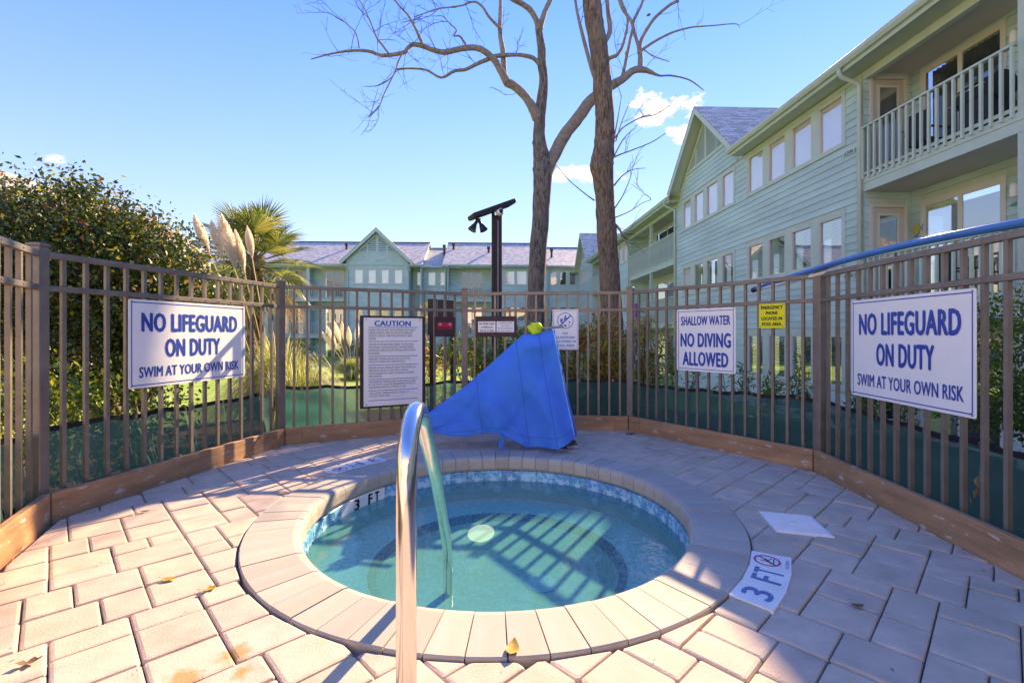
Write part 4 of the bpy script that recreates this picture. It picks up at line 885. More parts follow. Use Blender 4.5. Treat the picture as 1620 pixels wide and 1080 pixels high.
def wing_gable(yc, hw, zp, zb, depth=5.0, lv=True):
    f = .44
    def lim(z, a0, a1): h = (zp-.32-z)/(zp-zb)*hw; return (yc-h, yc+h)
    clapboards(W, wing, yc-hw, yc+hw, ZE-.12, zb+.52, [], split=lv, lim=lambda z, a0, a1: (max(yc-hw+.35, lim(z, 0, 0)[0]), min(yc+hw-.35, lim(z, 0, 0)[1])) if z > zb else (yc-hw+.42, yc+hw-.42))
    g = G(); g.extr([W.p(yc-hw, -.1, ZE-.12), W.p(yc+hw, -.1, ZE-.12), W.p(yc+hw-.1, -.1, zb), W.p(yc, -.1, zp-.12), W.p(yc-hw+.1, -.1, zb)], W.n*.099); g.obj('gable_wall', M['trim'], wing)
    # louvred triangle
    z0 = zb+.55; top = zp-.42; bw = hw*(top-z0)/(zp-zb)
    g = G(); W.box(g, yc-bw-.12, yc+bw+.12, 0, .05, z0-.10, z0); 
    for s in (-1, 1):
        g.extr([W.p(yc+s*(bw+.12), .0, z0), W.p(yc+s*bw-s*.02, .0, z0), W.p(yc, .0, top-.02), W.p(yc, .0, top+.12)], W.n*.05)
        hz = top-z0; x = bw*.52; W.box(g, yc+s*x-.04, yc+s*x+.04, 0, .045, z0, z0+hz*(1-x/bw)-.03)
    W.box(g, yc-.06, yc+.06, 0, .052, z0, top); lf = g.obj('louvre_frame', M['trim'], wing)
    g = G(); g.add([W.p(yc-bw, .004, z0), W.p(yc+bw, .004, z0), W.p(yc, .004, top)], [(0,1,2)]); g.obj('vent_backing', M['room'], lf)
    z = z0+.02
    while z < top-.12:
        h = bw*(1-(z+.06-z0)/(top-z0)); g = G(); g.add([W.p(yc-h,.036,z), W.p(yc+h,.036,z), W.p(yc+h,.008,z+.075), W.p(yc-h,.008,z+.075), W.p(yc-h,.030,z-.008), W.p(yc+h,.030,z-.008)], [(0,1,2,3),(4,5,1,0)]); g.obj('slat', M['trim'], lf); z += .095
    # rake boards, roof slopes
    for s in (-1, 1):
        e, pk = (yc+s*(hw+.02), zb-.02), (yc, zp)
        dn = Vector((pk[0]-e[0], pk[1]-e[1])).normalized(); nn = Vector((-dn.y, dn.x))*(1 if s == 1 else -1); nn = nn if nn.y > 0 else -nn
        pr = [(e[0], e[1]-.0), (pk[0], pk[1]), (pk[0], pk[1]-.24), (e[0], e[1]-.24)]
        g = G(); g.extr([W.p(a, f, z) for a, z in pr], W.n*.035); g.obj('rake_board', M['trim'], wing)
        g = G(); g.extr([W.p(e[0], .02, e[1]-.02), W.p(pk[0], .02, pk[1]-.02), W.p(pk[0], .02, pk[1]-.06), W.p(e[0], .02, e[1]-.06)], W.n*(f-.025)); g.obj('rake_soffit', M['trim'], wing)
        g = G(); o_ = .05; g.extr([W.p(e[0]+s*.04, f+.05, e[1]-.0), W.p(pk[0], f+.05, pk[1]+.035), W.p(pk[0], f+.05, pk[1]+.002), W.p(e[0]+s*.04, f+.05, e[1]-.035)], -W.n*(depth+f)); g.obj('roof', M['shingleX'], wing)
wing_gable(17.85, 2.70, 9.57, 7.13); wing_gable(41.3, 2.75, 9.75, 7.13, lv=False)
for a in (10.30, 20.75, 27.9):
    g = G(); c = W.p(a, .075, 0); pts = [W.p(a, .54, ZE-.05), W.p(a, .54, ZE-.14), W.p(a, .48, ZE-.22), W.p(a, .12, ZE-.34), W.p(a, .085, ZE-.44), W.p(a, .085, -1.15)]
    g.tube(pts, .045, n=10); g.obj('downspout', M['trim'], wing, smooth=True)
bf = Fr(tuple((W.o+W.n*-1.05)[:2]), (0, 1), (-1, 0)); lamp_fixture(bf, wing, 8.15, .02, 3.62); lamp_fixture(bf, wing, 8.15, .02, 6.25)
# things on the near balconies
def ornament_fish(a, z):
    root = tag(empty('fish_ornament', Vector((0,-.32,0))+Matrix.Rotation(.04, 3, 'Z') @ bf.p(a, .05, z), .04), 'small yellow and teal fish ornament hung beside the lower balcony door', 'ornament')
    g = G(); n_ = 16; body = [(0, .10*math.cos(2*math.pi*k/n_), .115*math.sin(2*math.pi*k/n_)) for k in range(n_)]; g.extr(body, (.02, 0, 0)); g.obj('body', mat('fish_yellow', (.50, .42, .10), .4), root)
    g = G(); g.extr([(0, -.08, 0), (0, -.16, .07), (0, -.14, 0), (0, -.16, -.07)], (.02, 0, 0)); g.extr([(0, .0, -.1), (0, .07, -.16), (0, -.05, -.15)], (.02, 0, 0)); g.obj('fin', mat('fish_teal', (.08, .35, .36), .4), root)
def ornament_seahorse(a, z):
    root = tag(empty('seahorse_ornament', Vector((0,-.32,0))+Matrix.Rotation(.04, 3, 'Z') @ bf.p(a, .05, z), .04), 'pale pink and white seahorse ornament on the balcony wall under the lamp', 'ornament')
    pts = [(0,.06,.17),(0,-.02,.20),(0,-.06,.13),(0,-.03,.05),(0,-.06,-.04),(0,-.03,-.13),(0,.03,-.20),(0,.07,-.15),(0,.04,-.12)]
    g = G(); g.tube(pts, [.03,.055,.06,.07,.085,.05,.03,.02,.012], n=10); g.obj('body', mat('seahorse_pink', (.62, .50, .50), .5), root, smooth=True)
    g = G(); g.tube([(0,.06,.17),(0,.17,.13)], [.028,.016], n=8); g.obj('snout', mat('seahorse_blue', (.10, .35, .45), .5), root)
ornament_fish(10.1, 3.35); ornament_seahorse(8.08, 3.22)
def patio_chair(a, n, z, rz, label):
    p = Vector((0,-.32,0))+Matrix.Rotation(.04, 3, 'Z') @ W.p(a, n, z); root = empty('patio_chair', p, rz, label, 'chair')
    g = G(); g.box(-.24,.24,-.24,.24,.40,.44); g.obj('seat', M['dark'], root); g = G(); g.box(-.24,.24,.22,.26,.44,.98); g.obj('backrest', M['dark'], root)
    for x in (-.22,.22):
        for y in (-.22,.22): g = G(); g.box(x-.015,x+.015,y-.015,y+.015,0,.40); g.obj('leg', M['dark'], root)
    for x in (-.25,.25): g = G(); g.box(x-.02,x+.02,-.24,.24,.62,.65); g.obj('armrest', M['dark'], root)
patio_chair(9.35, -.55, FL[2][0], R(100), 'black patio chair at the left end of the upper balcony'); patio_chair(8.7, -.55, FL[1][0], R(80), 'black patio chair on the middle floor balcony behind the balusters')
p = Vector((0,-.32,0))+Matrix.Rotation(.04, 3, 'Z') @ W.p(8.25, -.55, FL[2][0]); root = empty('barbecue_grill', p, 0, 'black covered barbecue grill at the right end of the upper balcony', 'grill')
g = G(); g.tube([(0,-.32,.85),(0,.32,.85)], .24, n=16); g.obj('lid', M['dark'], root, smooth=False); g = G(); g.box(-.2,.2,-.28,.28,.1,.75); g.obj('cabinet', M['dark'], root); g = G(); g.box(-.22,.22,.29,.55,.78,.81); g.obj('side_shelf', M['grey'], root)
g = G(); g.tube([(-.27,-.25,.9),(-.29,-.25,.9),(-.29,.25,.9),(-.27,.25,.9)], .012, n=6); g.obj('handle', M['steel'], root)
# towel on the far balcony rail
p = Vector((0,-.32,0))+Matrix.Rotation(.04, 3, 'Z') @ W.p(26.2, .09, FL[1][0]+.8); root = empty('beach_towel', p, .04, 'pink and purple beach towel over the distant middle balcony rail', 'towel')
for k, c in enumerate(((.45, .10, .22), (.12, .03, .25), (.5, .14, .25))): g = G(); g.box(-.015, .015, -.5+k*.34, -.5+k*.34+.335, -.45, .33); g.obj('stripe', mat('towel_stripe', c, .9), root)
# ================================================================== BACK BUILDING
KY = 45.0; kf = KY/F
def bx(px): return (px-CX)*kf+1.8
def bz(py): return H+(HY-py)*kf
back = empty('apartment_block', (0, -.32, 0), .04, 'long teal apartment block with grey shingle roofs closing the far side of the lawn', 'building')
B = Fr((0, KY), (1, 0), (0, -1)); ST = 3.37
BFL = [(bz(473)-2*ST, bz(429)-2*ST, bz(451)-2*ST), (bz(473)-ST, bz(429)-ST, bz(451)-ST), (bz(473), bz(429), bz(451))]
BE = bz(421)
def bwall(x0, x1, wins, n=0., kind='shut'):
    fr = Fr((0, KY-n), (1, 0), (0, -1)); hh = []
    if wins:
        for k, (zf, zh, zs) in enumerate(BFL): hh.append(window_group(fr, back, wins, zs, zh, kind if k == 2 else ('dark' if k == 1 else 'dark'), near=False, m='trimfar'))
    wall_core(fr, back, x0, x1, -1.4, BE, [(s[0], s[1], zs, zh) for s in wins for _, zh, zs in BFL], m='trimfar'); clapboards(fr, back, x0+.09, x1-.09, -1.3, BE, hh, split=False, exp=.2)
    for a in (x0, x1-.1):
        fr.one('corner_board', M['trimfar'], back, a, a+.1, 0, .036, -1.4, BE); fr.one('return_wall', M['trimfar'], back, a+.005, a+.095, -2.4, -.121, -1.4, BE)
    return fr
def S(*px): return [(bx(px[i]), bx(px[i+1])) for i in range(0, len(px), 2)]
def b_roof(x0, x1, n, rise, run, ze=None, name='roof'):
    ze = ze or BE; fr = Fr((0, KY-n), (1, 0), (0, -1)); g = G()
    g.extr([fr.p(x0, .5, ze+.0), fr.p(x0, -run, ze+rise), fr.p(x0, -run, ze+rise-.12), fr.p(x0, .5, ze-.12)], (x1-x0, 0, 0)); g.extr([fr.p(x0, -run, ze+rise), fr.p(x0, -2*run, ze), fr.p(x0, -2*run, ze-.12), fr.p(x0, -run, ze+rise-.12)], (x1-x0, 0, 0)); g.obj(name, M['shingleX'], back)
    fr.one('ridge_cap', M['brownboard'], back, x0, x1, -run-.12, -run+.12, ze+rise-.02, ze+rise+.06)
    g = G()                                            # gable end walls under this roof
    for x in (x0+.15, x1-.25): g.extr([fr.p(x, .0, ze-.12), fr.p(x, -run, ze+rise-.14), fr.p(x, -2*run, ze-.12), fr.p(x, -2*run, -1.4), fr.p(x, 0, -1.4)], (.1, 0, 0))
    g.obj('end_wall', M['trimfar'], back)
    g = G(); fr.box(g, x0, x1, .5, .61, ze-.10, ze+.02); g.obj('gutter', M['trimfar'], back); fr.one('eave_soffit', M['trimfar'], back, x0, x1, .0, .49, ze-.20, ze-.15)
    # vent pipes
    return fr
bwall(bx(250), bx(330), S(262, 276, 290, 304)); balcony(B, back, bx(330), bx(392), [bx(361)], False, dooronly=True, levels=BFL, zeave=BE, split=False, m='trimfar')
bwall(bx(392), bx(434), S(398, 410, 415, 427)); balcony(B, back, bx(434), bx(494), [bx(464)], False, dooronly=True, levels=BFL, zeave=BE, split=False, m='trimfar')
B.one('column', M['trimfar'], back, bx(492), bx(497), -.1, .05, -1.4, BE)
balcony(B, back, bx(497), bx(556.5), [], False, dooronly=True, levels=BFL, zeave=BE, split=False, m='trimfar')
bwall(bx(557), bx(651), S(567.6,581, 588,601, 608,620.6, 628,641), n=.5)
bwall(bx(651.5), bx(711), S(657.7,670, 676,688.5, 695,707.5), n=-1.2)
balcony(B, back, bx(711), bx(777), [], False, dooronly=True, levels=BFL, zeave=BE, split=False, m='trimfar')
bwall(bx(777), bx(866), S(798.5,814.5, 817,833.5, 836, 848))
bwall(bx(866), bx(921), S(871,882, 886,897, 901,912), n=-.3, kind='dark')
b_roof(bx(230), bx(671), 0, 3.05, 5.2); b_roof(bx(655), bx(722), -1.2, 2.65, 5.0); b_roof(bx(702), bx(866.5), 0, 3.05, 5.2); b_roof(bx(866.6), bx(960), -.3, 2.65, 5.0)
for px, n_ in ((537, 3.2), (699, 3.0), (714, 3.4), (773, 2.6), (877, 2.2)):
    c = B.p(bx(px), -n_, 0); z = BE+3.05*n_/5.2*.95; g = G(); g.tube([(c.x, c.y, z-.3), (c.x, c.y, z+.75)], .11, n=8); g.tube([(c.x, c.y, z+.55), (c.x, c.y, z+.78)], .17, n=8); g.obj('vent_pipe', M['brownboard'], back)
# gable in front of the left roof
def b_gable(x0, x1, zp, zb, n):
    fr = Fr((0, KY-n), (1, 0), (0, -1)); xc = (x0+x1)/2; hw = (x1-x0)/2; f = .45
    g = G(); g.extr([fr.p(x0+.5, -.1, zb-.3), fr.p(x1-.5, -.1, zb-.3), fr.p(x1-.4, -.1, zb+.2), fr.p(xc, -.1, zp-.2), fr.p(x0+.4, -.1, zb+.2)], fr.n*.099); g.obj('gable_wall', M['trimfar'], back)
    clapboards(fr, back, x0, x1, BE, zb+1.0, [], split=False, exp=.2, lim=lambda z, a0, a1: (xc-min(hw-.55, (zp-.3-z)/(zp-zb)*hw), xc+min(hw-.55, (zp-.3-z)/(zp-zb)*hw)))
    z0 = zb+1.0; top = zp-.55; bw = hw*(top-z0)/(zp-zb); g = G(); fr.box(g, xc-bw-.2, xc+bw+.2, 0, .06, z0-.14, z0)
    for s in (-1, 1):
        g.extr([fr.p(xc+s*(bw+.2), 0, z0), fr.p(xc+s*bw-s*.02, 0, z0), fr.p(xc, 0, top-.02), fr.p(xc, 0, top+.2)], fr.n*.06); x = bw*.55; fr.box(g, xc+s*x-.08, xc+s*x+.08, 0, .055, z0, z0+(top-z0)*(1-x/bw))
    fr.box(g, xc-.12, xc+.12, 0, .065, z0, top); lf = g.obj('louvre_frame', M['trimfar'], back)
    z = z0+.03; g = G()
    while z < top-.15:
        h = bw*(1-(z+.1-z0)/(top-z0)); g.add([fr.p(xc-h,.045,z), fr.p(xc+h,.045,z), fr.p(xc+h,.008,z+.13), fr.p(xc-h,.008,z+.13)], [(0,1,2,3)]); z += .17
    g.obj('louvre_slats', M['trimfar'], lf, kind='stuff'); g = G(); g.add([fr.p(xc-bw,.003,z0), fr.p(xc+bw,.003,z0), fr.p(xc,.003,top)], [(0,1,2)]); g.obj('vent_backing', M['room'], lf)
    for s in (-1, 1):
        e = (xc+s*(hw+.02), zb); g = G(); g.extr([fr.p(e[0], f, e[1]), fr.p(xc, f, zp), fr.p(xc, f, zp-.32), fr.p(e[0], f, e[1]-.32)], fr.n*.04); g.obj('rake_board', M['trimfar'], back)
        g = G(); g.extr([fr.p(e[0]+s*.05, f+.06, e[1]+.0), fr.p(xc, f+.06, zp+.05), fr.p(xc, f+.06, zp+.002), fr.p(e[0]+s*.05, f+.06, e[1]-.05)], fr.n*-(5.0+f)); g.obj('roof', M['shingleY'], back)
b_gable(bx(548), bx(657), bz(367), bz(418.5), .5)
for px, n_ in ((558, .6), (650, .6), (709, .1), (779, .1)):
    c = B.p(bx(px), n_+.06, 0); g = G(); g.tube([c+Vector((0,-.4,BE-.1)), c+Vector((0,-.4,BE-.25)), c+Vector((0,0,BE-.7)), c+Vector((0,0,-1.2))], .06, n=8); g.obj('downspout', M['trimfar'], back)
# ================================================================== BARE TREES
def smooth(pts, n=4):
    out = []
    for i in range(len(pts)-1):
        p0, p1, p2, p3 = pts[max(i-1,0)], pts[i], pts[i+1], pts[min(i+2, len(pts)-1)]
        for j in range(n):
            s = j/n; out.append(.5*((2*p1)+(-p0+p2)*s+(2*p0-5*p1+4*p2-p3)*s*s+(-p0+3*p1-3*p2+p3)*s**3))
    out.append(pts[-1]); return out
def limb(root, D, spec, name='branch', m='limb', d_end=None, n=8, nt=4, jit=.05, taper=True):
    """spec: (column, row, width in pixels); depth drifts from D to d_end along the limb"""
    d_end = D if d_end is None else d_end; k = len(spec)-1
    ctl = [Vector((*P(x, y, D+(d_end-D)*i/k), w*(D+(d_end-D)*i/k)/F/2)) for i, (x, y, w) in enumerate(spec)]
    pts = smooth(ctl, nt); g = G(); base = Vector(root.location)
    g.tube([Vector(p[:3])-base for p in pts], [max(p[3], .005) for p in pts], n=n, jit=jit); o = g.obj(name, M[m], root, smooth=True)
    return o, [Vector(p[:3]) for p in pts], [p[3] for p in pts]
def twigs(root, paths, count, lmin=.35, lmax=1.1, seed=1, dens=None):
    rd = random.Random(seed); g = G(); base = Vector(root.location)
    def grow(p, d, L, r, lev):
        pts = [p]; k = max(3, int(L/.09))
        for i in range(k):
            d = (d+Vector((rd.uniform(-1,1), rd.uniform(-1,1), rd.uniform(-.8,1)))*.22).normalized(); p = p+d*(L/k); pts.append(p)
            if lev > 0 and rd.random() < .42: 
                sd = (d+Vector((rd.uniform(-1,1), rd.uniform(-1,1), rd.uniform(-.6,1)))*.9).normalized(); grow(p, sd, L*rd.uniform(.25,.5), r*.65, lev-1)
        g.tube([q-base for q in pts], [r*(1-.75*i/len(pts)) for i in range(len(pts))], n=3, caps=False)
    for pts, w in paths:
        for _ in range(max(1, int(count*w))):
            i = rd.randrange(len(pts)//4, len(pts)); p = pts[i]; t = (pts[i]-pts[i-1]).normalized()
            d = (t*.6+Vector((rd.uniform(-1,1), rd.uniform(-.8,.8), rd.uniform(-.6,1.1)))).normalized(); grow(p, d, rd.uniform(lmin, lmax), rd.uniform(.005,.010), 2)
    return g.obj('twigs', M['twig'], root, kind='stuff')
D1 = 12.5; b0 = P(850, 600, D1); t1 = empty('bare_tree', (b0.x, D1, groundz(b0.x, D1)), 0, 'bare forked grey barked tree left of the straight brown trunk, limbs reaching far left', 'tree')
trunk, tp_, _ = limb(t1, D1, [(851,700,52),(849,640,42),(848,560,34),(848,500,30),(848,459,27),(851,400,27),(855,350,27),(857,310,27),(859,275,30),(857,250,27),(853,220,20),(854,190,18),(857,160,17),(860,126,14),(857,100,14),(857,79,13),(854,60,11.5),(852,45,11)], 'trunk', 'bark1', n=20, jit=.045)
paths = []
def L(spec, de, w=1, root=None, D=D1, name='branch'): _, pts, _r = limb(root or t1, D, spec, d_end=de, name=name); paths.append((pts, w)); return pts
L([(852,47,11),(849,34,9),(841,19,9),(830,9,9),(813,0,8),(795,-12,7),(760,-40,5)], 11.85, .3)
L([(853,47,11),(859,28,9),(863,16,8),(871,-2,8),(882,-40,6),(890,-90,4)], 12.89, .3)
L([(851,188,18),(843,172,15),(832,154,13),(816,138,13),(801,130,14)], 12.11, .1)
L([(803,132,13),(791,110,11),(780,93,10),(762.6,79,9.5),(744,75.5,9),(722,79,8.5),(703,83,8.5),(684,79,7.5),(671,74,7.5),(654,70.5,7),(645,77,6.5),(637,84,6.5),(605,88,5.5),(586,82,5),(567,80,4.5),(542,82,3.6),(517,87,2.6),(492,94,1.6)], 10.55, 2.2, D=12.11)
L([(800,131,10),(797,110,9.5),(795.7,82,8.5),(791,53,7),(791.5,19,6),(792,-8,5),(794,-60,4)], 12.63, .5, D=12.11)
L([(791,45,5),(780,34,4.5),(772,25,4),(763,11,3.6),(750,3,3.2),(731,9,2.6),(710,12,2.3),(690,15,2.1),(670,22,1.7),(655,27,1.2)], 11.33, 1.6, D=12.11)
L([(854,102,8),(846,94,6.5),(838,90,6.5),(819,87,6),(800,87.5,6.5),(785,89,7),(772,94,7),(753,102,6),(737,110,5.5),(718,113,5),(698,123,4),(674,111,3.4),(649,108.6,2.9),(627,110,2.4)], 11.33, 1.2)
L([(628,108,2.4),(621,122,2.2),(608,148,1.9),(599,170,1.6),(583,186,1.2)], 10.94, 1, D=11.33); L([(636,86,3),(630,98,2.4),(622,120,1.8),(600,135,1.4),(575,137,1)], 10.55, .7, D=10.94)
L([(614.7,85,3.6),(605,72,3.2),(596,60,3),(588,40,2.6),(583,28,2.3),(574,9,2),(562,-8,1.6)], 10.55, .8, D=11.00); L([(670,74,5),(663,58,4.5),(657,45,4),(646,25,3.2),(634,12,2.8),(622,-3,2.4)], 10.81, .7, D=11.33)
L([(737,71,4),(731,62,3.4),(726,57,3),(718,57,2.4),(722,48,2.1),(712,38,1.8),(700,26,1.4),(690,26,1)], 11.20, .5, D=11.59); L([(568,76,2.4),(566,62,2.2),(561,50,2),(553,42,1.6),(545,35,1.4),(535,29,1)], 10.42, .6, D=10.68)
# right limb of the fork, passing behind the brown trunk
r1 = L([(862,278,24),(868,261,22),(880,239,20),(893,214,19.5),(915,186,19),(934,160,18),(955,144,16),(968.5,135,15),(987,124,12.5),(998,114,11.5),(1009,110,10.5),(1020,111,9),(1031,115,6),(1044,120,3.2),(1063,120,2.8),(1091,127,2.2),(1113,143,1.4)], 13.02, .3)
L([(1012,111,9),(1013,100,8.5),(1013,91,8.2),(1011,73,8)], 13.02, .05, D=12.89); L([(1011,75,6),(1006,60,5),(1001.5,38,5),(1008,22,4.6),(1016,5,4.2),(1020,-20,3.6)], 13.41, .5, D=13.02); L([(1012,74,6),(1016,60,5.5),(1031,35,5),(1043,22,4.6),(1060,8,4.6),(1074,1,4.8)], 12.63, .3, D=13.02)
L([(1012,82,4.6),(1019,77,4.2),(1038,64.5,3.8),(1063,52,3.2),(1091,44,2.6),(1110,42,2.2),(1126,41,1.9),(1163,38,1.5),(1170,44,1)], 12.24, .4, D=13.02); L([(984,123,6),(988,108,5.4),(991,92,5),(997,63,4.6),(1001,42,4.6),(994,28,4.2),(983,12,3.8),(976,-10,3.4)], 13.28, .5, D=12.89); L([(1019,79,2),(1032,88,1.7),(1059,98,1.2)], 12.63, .2, D=13.02)
for (x, y, w) in ((847,226,11), (848,268,12), (864,352,9)): 
    g = G(); c = P(x, y, D1)-Vector(t1.location); r = w*D1/F/2; g.lathe([(.001,r*1.2),(r*.7,r*.8),(r,0),(r*.7,-r),(.001,-r*1.4)], c=c, n=10); g.obj('knot', M['bark1'], t1, smooth=True)
twigs(t1, paths, 7, seed=3)
D2 = 11.5; b0 = P(968, 600, D2); t2 = empty('bare_tree', (b0.x, D2, groundz(b0.x, D2)), 0, 'straight thick brown barked tree trunk just behind the fence in front of the apartments', 'tree')
paths = []
limb(t2, D2, [(972,690,56),(971,640,46),(970,580,38),(969,520,34),(967,484,33),(964,430,32),(961,384,31),(958,340,30),(957,315,29),(954,280,33),(952,262,37),(955,240,33),(957,205,30),(956,170,29),(953,140,29),(951,110,28),(947,75,28),(941,40,28),(936,0,29),(930,-60,27),(926,-140,24)], 'trunk', 'bark2', n=22, jit=.05)
for spec, de, w in (([(945,130,9),(937,112,6.5),(927.6,79,6),(921,53.5,5.5),(913,19,4.5),(909,-8,4)], 10.85, .4), ([(952,72,10),(961,60,8),(965,46,7.5),(962,19,7),(960,-15,6)], 12.02, .3), ([(955,102,7),(965,92,6),(976,87,5.5),(986,70,4.5),(993,35,4),(988,14,3.5),(978,-10,3)], 10.98, .6),
    ([(969,223,3),(979,210,2.2),(987,201,2),(1012,187,1.7),(1038,181,1.4),(1060,167,1)], 10.72, .5), ([(970,249,3),(985,243,2.2),(1000,237.6,2),(1031,225,1.6),(1053,211,1.1)], 11.76, .4), ([(972,215,2.4),(977,190,1.8),(983,154,1.1)], 11.24, .2), ([(974,224,2),(983,195,1.5),(996,162,1)], 10.98, .2),
    ([(972,293,2.6),(980,283,2),(990,274,1.7),(1003,268,1.4),(1022,266,1)], 10.85, .4), ([(972,330,2.2),(985,310,1.7),(996,285,1.2),(1000,270,.9)], 11.24, .4), ([(971,345,2),(995,335,1.5),(1015,322,1.1),(1030,316,.9)], 10.85, .4), ([(940,317,2.4),(925,306,1.8),(900,285,1.4),(880,262,1),(848,238,.8)], 10.85, .15),
    ([(974,356,5),(982,366,3.4),(985,380,2.2)], 11.24, 1.5), ([(970,250,2.4),(985,222,1.8),(998,208,1.2)], 11.76, .3)):
    _, pts, _r = limb(t2, D2, spec, d_end=de); paths.append((pts, w))
for (x, y, w) in ((942,262,18), (965,232,15), (950,100,17)):
    g = G(); c = P(x, y, D2-.05)-Vector(t2.location); r = w*D2/F/2; g.lathe([(.001,r*1.1),(r*.6,r*.8),(r*.9,0),(r*.6,-r*.9),(.001,-r*1.3)], c=c, n=10); g.obj('knot', M['bark2'], t2, smooth=True)
twigs(t2, paths, 7, .25, .8, seed=5)
# a few last leaves still hanging
def leaf_cloud(c, n, rad, size, seed, aspect=.45, up=.0):
    rg = np.random.default_rng(seed); c = np.asarray(c, float); p = rg.normal(size=(n, 3)); p /= np.linalg.norm(p, axis=1)[:, None]; p *= (rg.random((n, 1))**.4)*np.asarray(rad); p += c
    return leaf_quads(p, size, rg, aspect, up)
def leaf_quads(p, size, rg, aspect=.45, up=0.):
    n = len(p); a = rg.normal(size=(n, 3)); a[:, 2] += up; a /= np.linalg.norm(a, axis=1)[:, None]; b = np.cross(a, rg.normal(size=(n, 3))); b /= np.linalg.norm(b, axis=1)[:, None]; nn = np.cross(a, b)
    s = size*rg.uniform(.6, 1.3, (n, 1)); h = a*s/2; w = b*s*aspect/2; k = nn*s*.10
    return np.stack([p-h, p+w+k*.2-h*.1, p+h+k, p-w+k*.2-h*.1], 1).reshape(-1, 3)
def leaves(name, arr, m, parent=None, **k): o = link(name, fast_mesh(name, arr-(np.array(parent.location) if parent else 0), 4), M[m], parent); tag(o, **k); return o
# ================================================================== SHRUBS
def shrub(name, blobs, nleaf, size, mats, label, cat='shrub', base=None, stems=6, seed=1, shell=.55, aspect=.5, holes=.35, stemr=.03):
    """blobs: (x,y,z,rx,ry,rz). Leaves gather in clumps spread through the crown, thicker near its skin."""
    rg = np.random.default_rng(seed); x, y = base; root = empty(name, (x, y, groundz(x, y)), 0, label, cat); vol = np.array([b[3]*b[4]*b[5] for b in blobs])**.8; vol = vol/vol.sum(); allp = []
    ncl = nleaf//26
    for b, v in zip(blobs, vol):
        k = int(ncl*v); q = rg.normal(size=(k, 3)); q /= np.linalg.norm(q, axis=1)[:, None]; q *= (shell+(1-shell)*rg.random((k, 1))**.6)*(1+rg.normal(size=(k, 1))*.05); q = q*np.array(b[3:6])+np.array(b[:3]); allp.append(q)
    cl = np.concatenate(allp); keep = np.ones(len(cl), bool)
    f = np.sin(cl[:, 0]*5.1+seed)*np.sin(cl[:, 1]*4.3+1)*np.sin(cl[:, 2]*6.2+2); keep = f > -holes*1.0
    cl = cl[keep]; cl = cl[cl[:, 2] > root.location.z+.05]
    rad = size*2.3; p = np.repeat(cl, 26, 0)+rg.normal(size=(len(cl)*26, 3))*rad*np.array((1, 1, .75)); own = np.repeat(rg.random(len(cl)), 26)
    cum = 0
    tot = sum(w for _, w in mats)
    sel = (own+rg.normal(size=len(own))*.12) % 1.0
    for mname, w in mats:
        m_ = (sel >= cum) & (sel < cum+w/tot); cum += w/tot
        if m_.sum(): leaves('foliage', leaf_quads(p[m_], size, rg, aspect, .4), mname, root)
    rd = random.Random(seed); bx_ = [b for b in blobs]
    for i in range(stems):
        g = G(); b = rd.choice(bx_); p0 = Vector((rd.uniform(-.22, .22), rd.uniform(-.18, .18), -.1)); p3 = Vector((b[0]+rd.uniform(-.5,.5)*b[3]-x, b[1]+rd.uniform(-.5,.5)*b[4]-y, b[2]+rd.uniform(-.2,.5)*b[5]-root.location.z)); mid = (p0+p3)/2+Vector((rd.uniform(-.12,.12), rd.uniform(-.12,.12), rd.uniform(0,.2)))
        pts = smooth([p0, p0*.7+mid*.3+Vector((rd.uniform(-.05,.05), 0, .1)), mid, p3], 4); g.tube(pts, [stemr*(1-.7*k/len(pts)) for k in range(len(pts))], n=7, jit=.1); g.obj('stem', M['stem'], root, smooth=True)
    g = G()                                            # finer woody branches filling the crown
    for i in range(int(len(cl)*.28)):
        q = Vector(cl[rd.randrange(len(cl))])-root.location; b = rd.choice(bx_); c = Vector((b[0]-x, b[1]-y, b[2]-root.location.z-b[5]*.4)); s_ = q.lerp(c, rd.uniform(.3,.6)); g.tube([s_, s_.lerp(q, .5)+Vector((rd.uniform(-.04,.04), rd.uniform(-.04,.04), rd.uniform(-.04,.04))), q], [.009, .006, .003], n=3, caps=False)
    g.obj('fine_branches', M['stem'], root, kind='stuff')
    return root
# large holly-like shrub left, in two masses
shrub('large_shrub', [(-5.75,6.0,2.1,1.1,.9,.98),(-4.95,6.1,1.75,.9,.8,.92),(-4.42,6.1,1.35,.56,.7,.75),(-6.9,5.8,1.95,1.2,.8,1.05),(-5.2,5.8,1.0,1.2,.6,.7)], 92000, .062, [('leaf_dark', .80), ('leaf_gold', .12), ('leaf_rust', .08)],
      'big rounded dark green shrub with rusty leaf tips rising over the left fence', base=(-4.9, 6.0), stems=11, seed=4, shell=.6, holes=.42, stemr=.045)
shrub('low_shrub', [(-4.3,4.2,.35,.55,.5,.55),(-3.9,4.9,.3,.5,.4,.5)], 5200, .055, [('leaf_hedge', .6), ('leaf_gold', .4)], 'low yellow green shrub close behind the left fence under the big shrub', base=(-4.1, 4.6), stems=4, seed=9, holes=.5, stemr=.014)
shrub('clipped_hedge', [(4.55,4.35,.85,.65,.75,.62),(4.7,3.7,.75,.6,.7,.66)], 15000, .045, [('leaf_hedge', .8), ('leaf_gold', .2)], 'dense bright green hedge behind the fence at the right below the balconies', base=(4.62, 4.1), stems=4, seed=12, shell=.75, holes=.6, stemr=.016)
shrub('evergreen_bush', [(-8.6,9.5,.9,1.6,1.2,1.7),(-10.8,9.0,1.2,1.8,1.3,2.0)], 15000, .11, [('leaf_dark', .6), ('leaf_hedge', .4)], 'dark evergreen bush far left seen through the pickets behind the big shrub', base=(-9.6, 9.3), stems=4, seed=14, shell=.7, holes=.5)
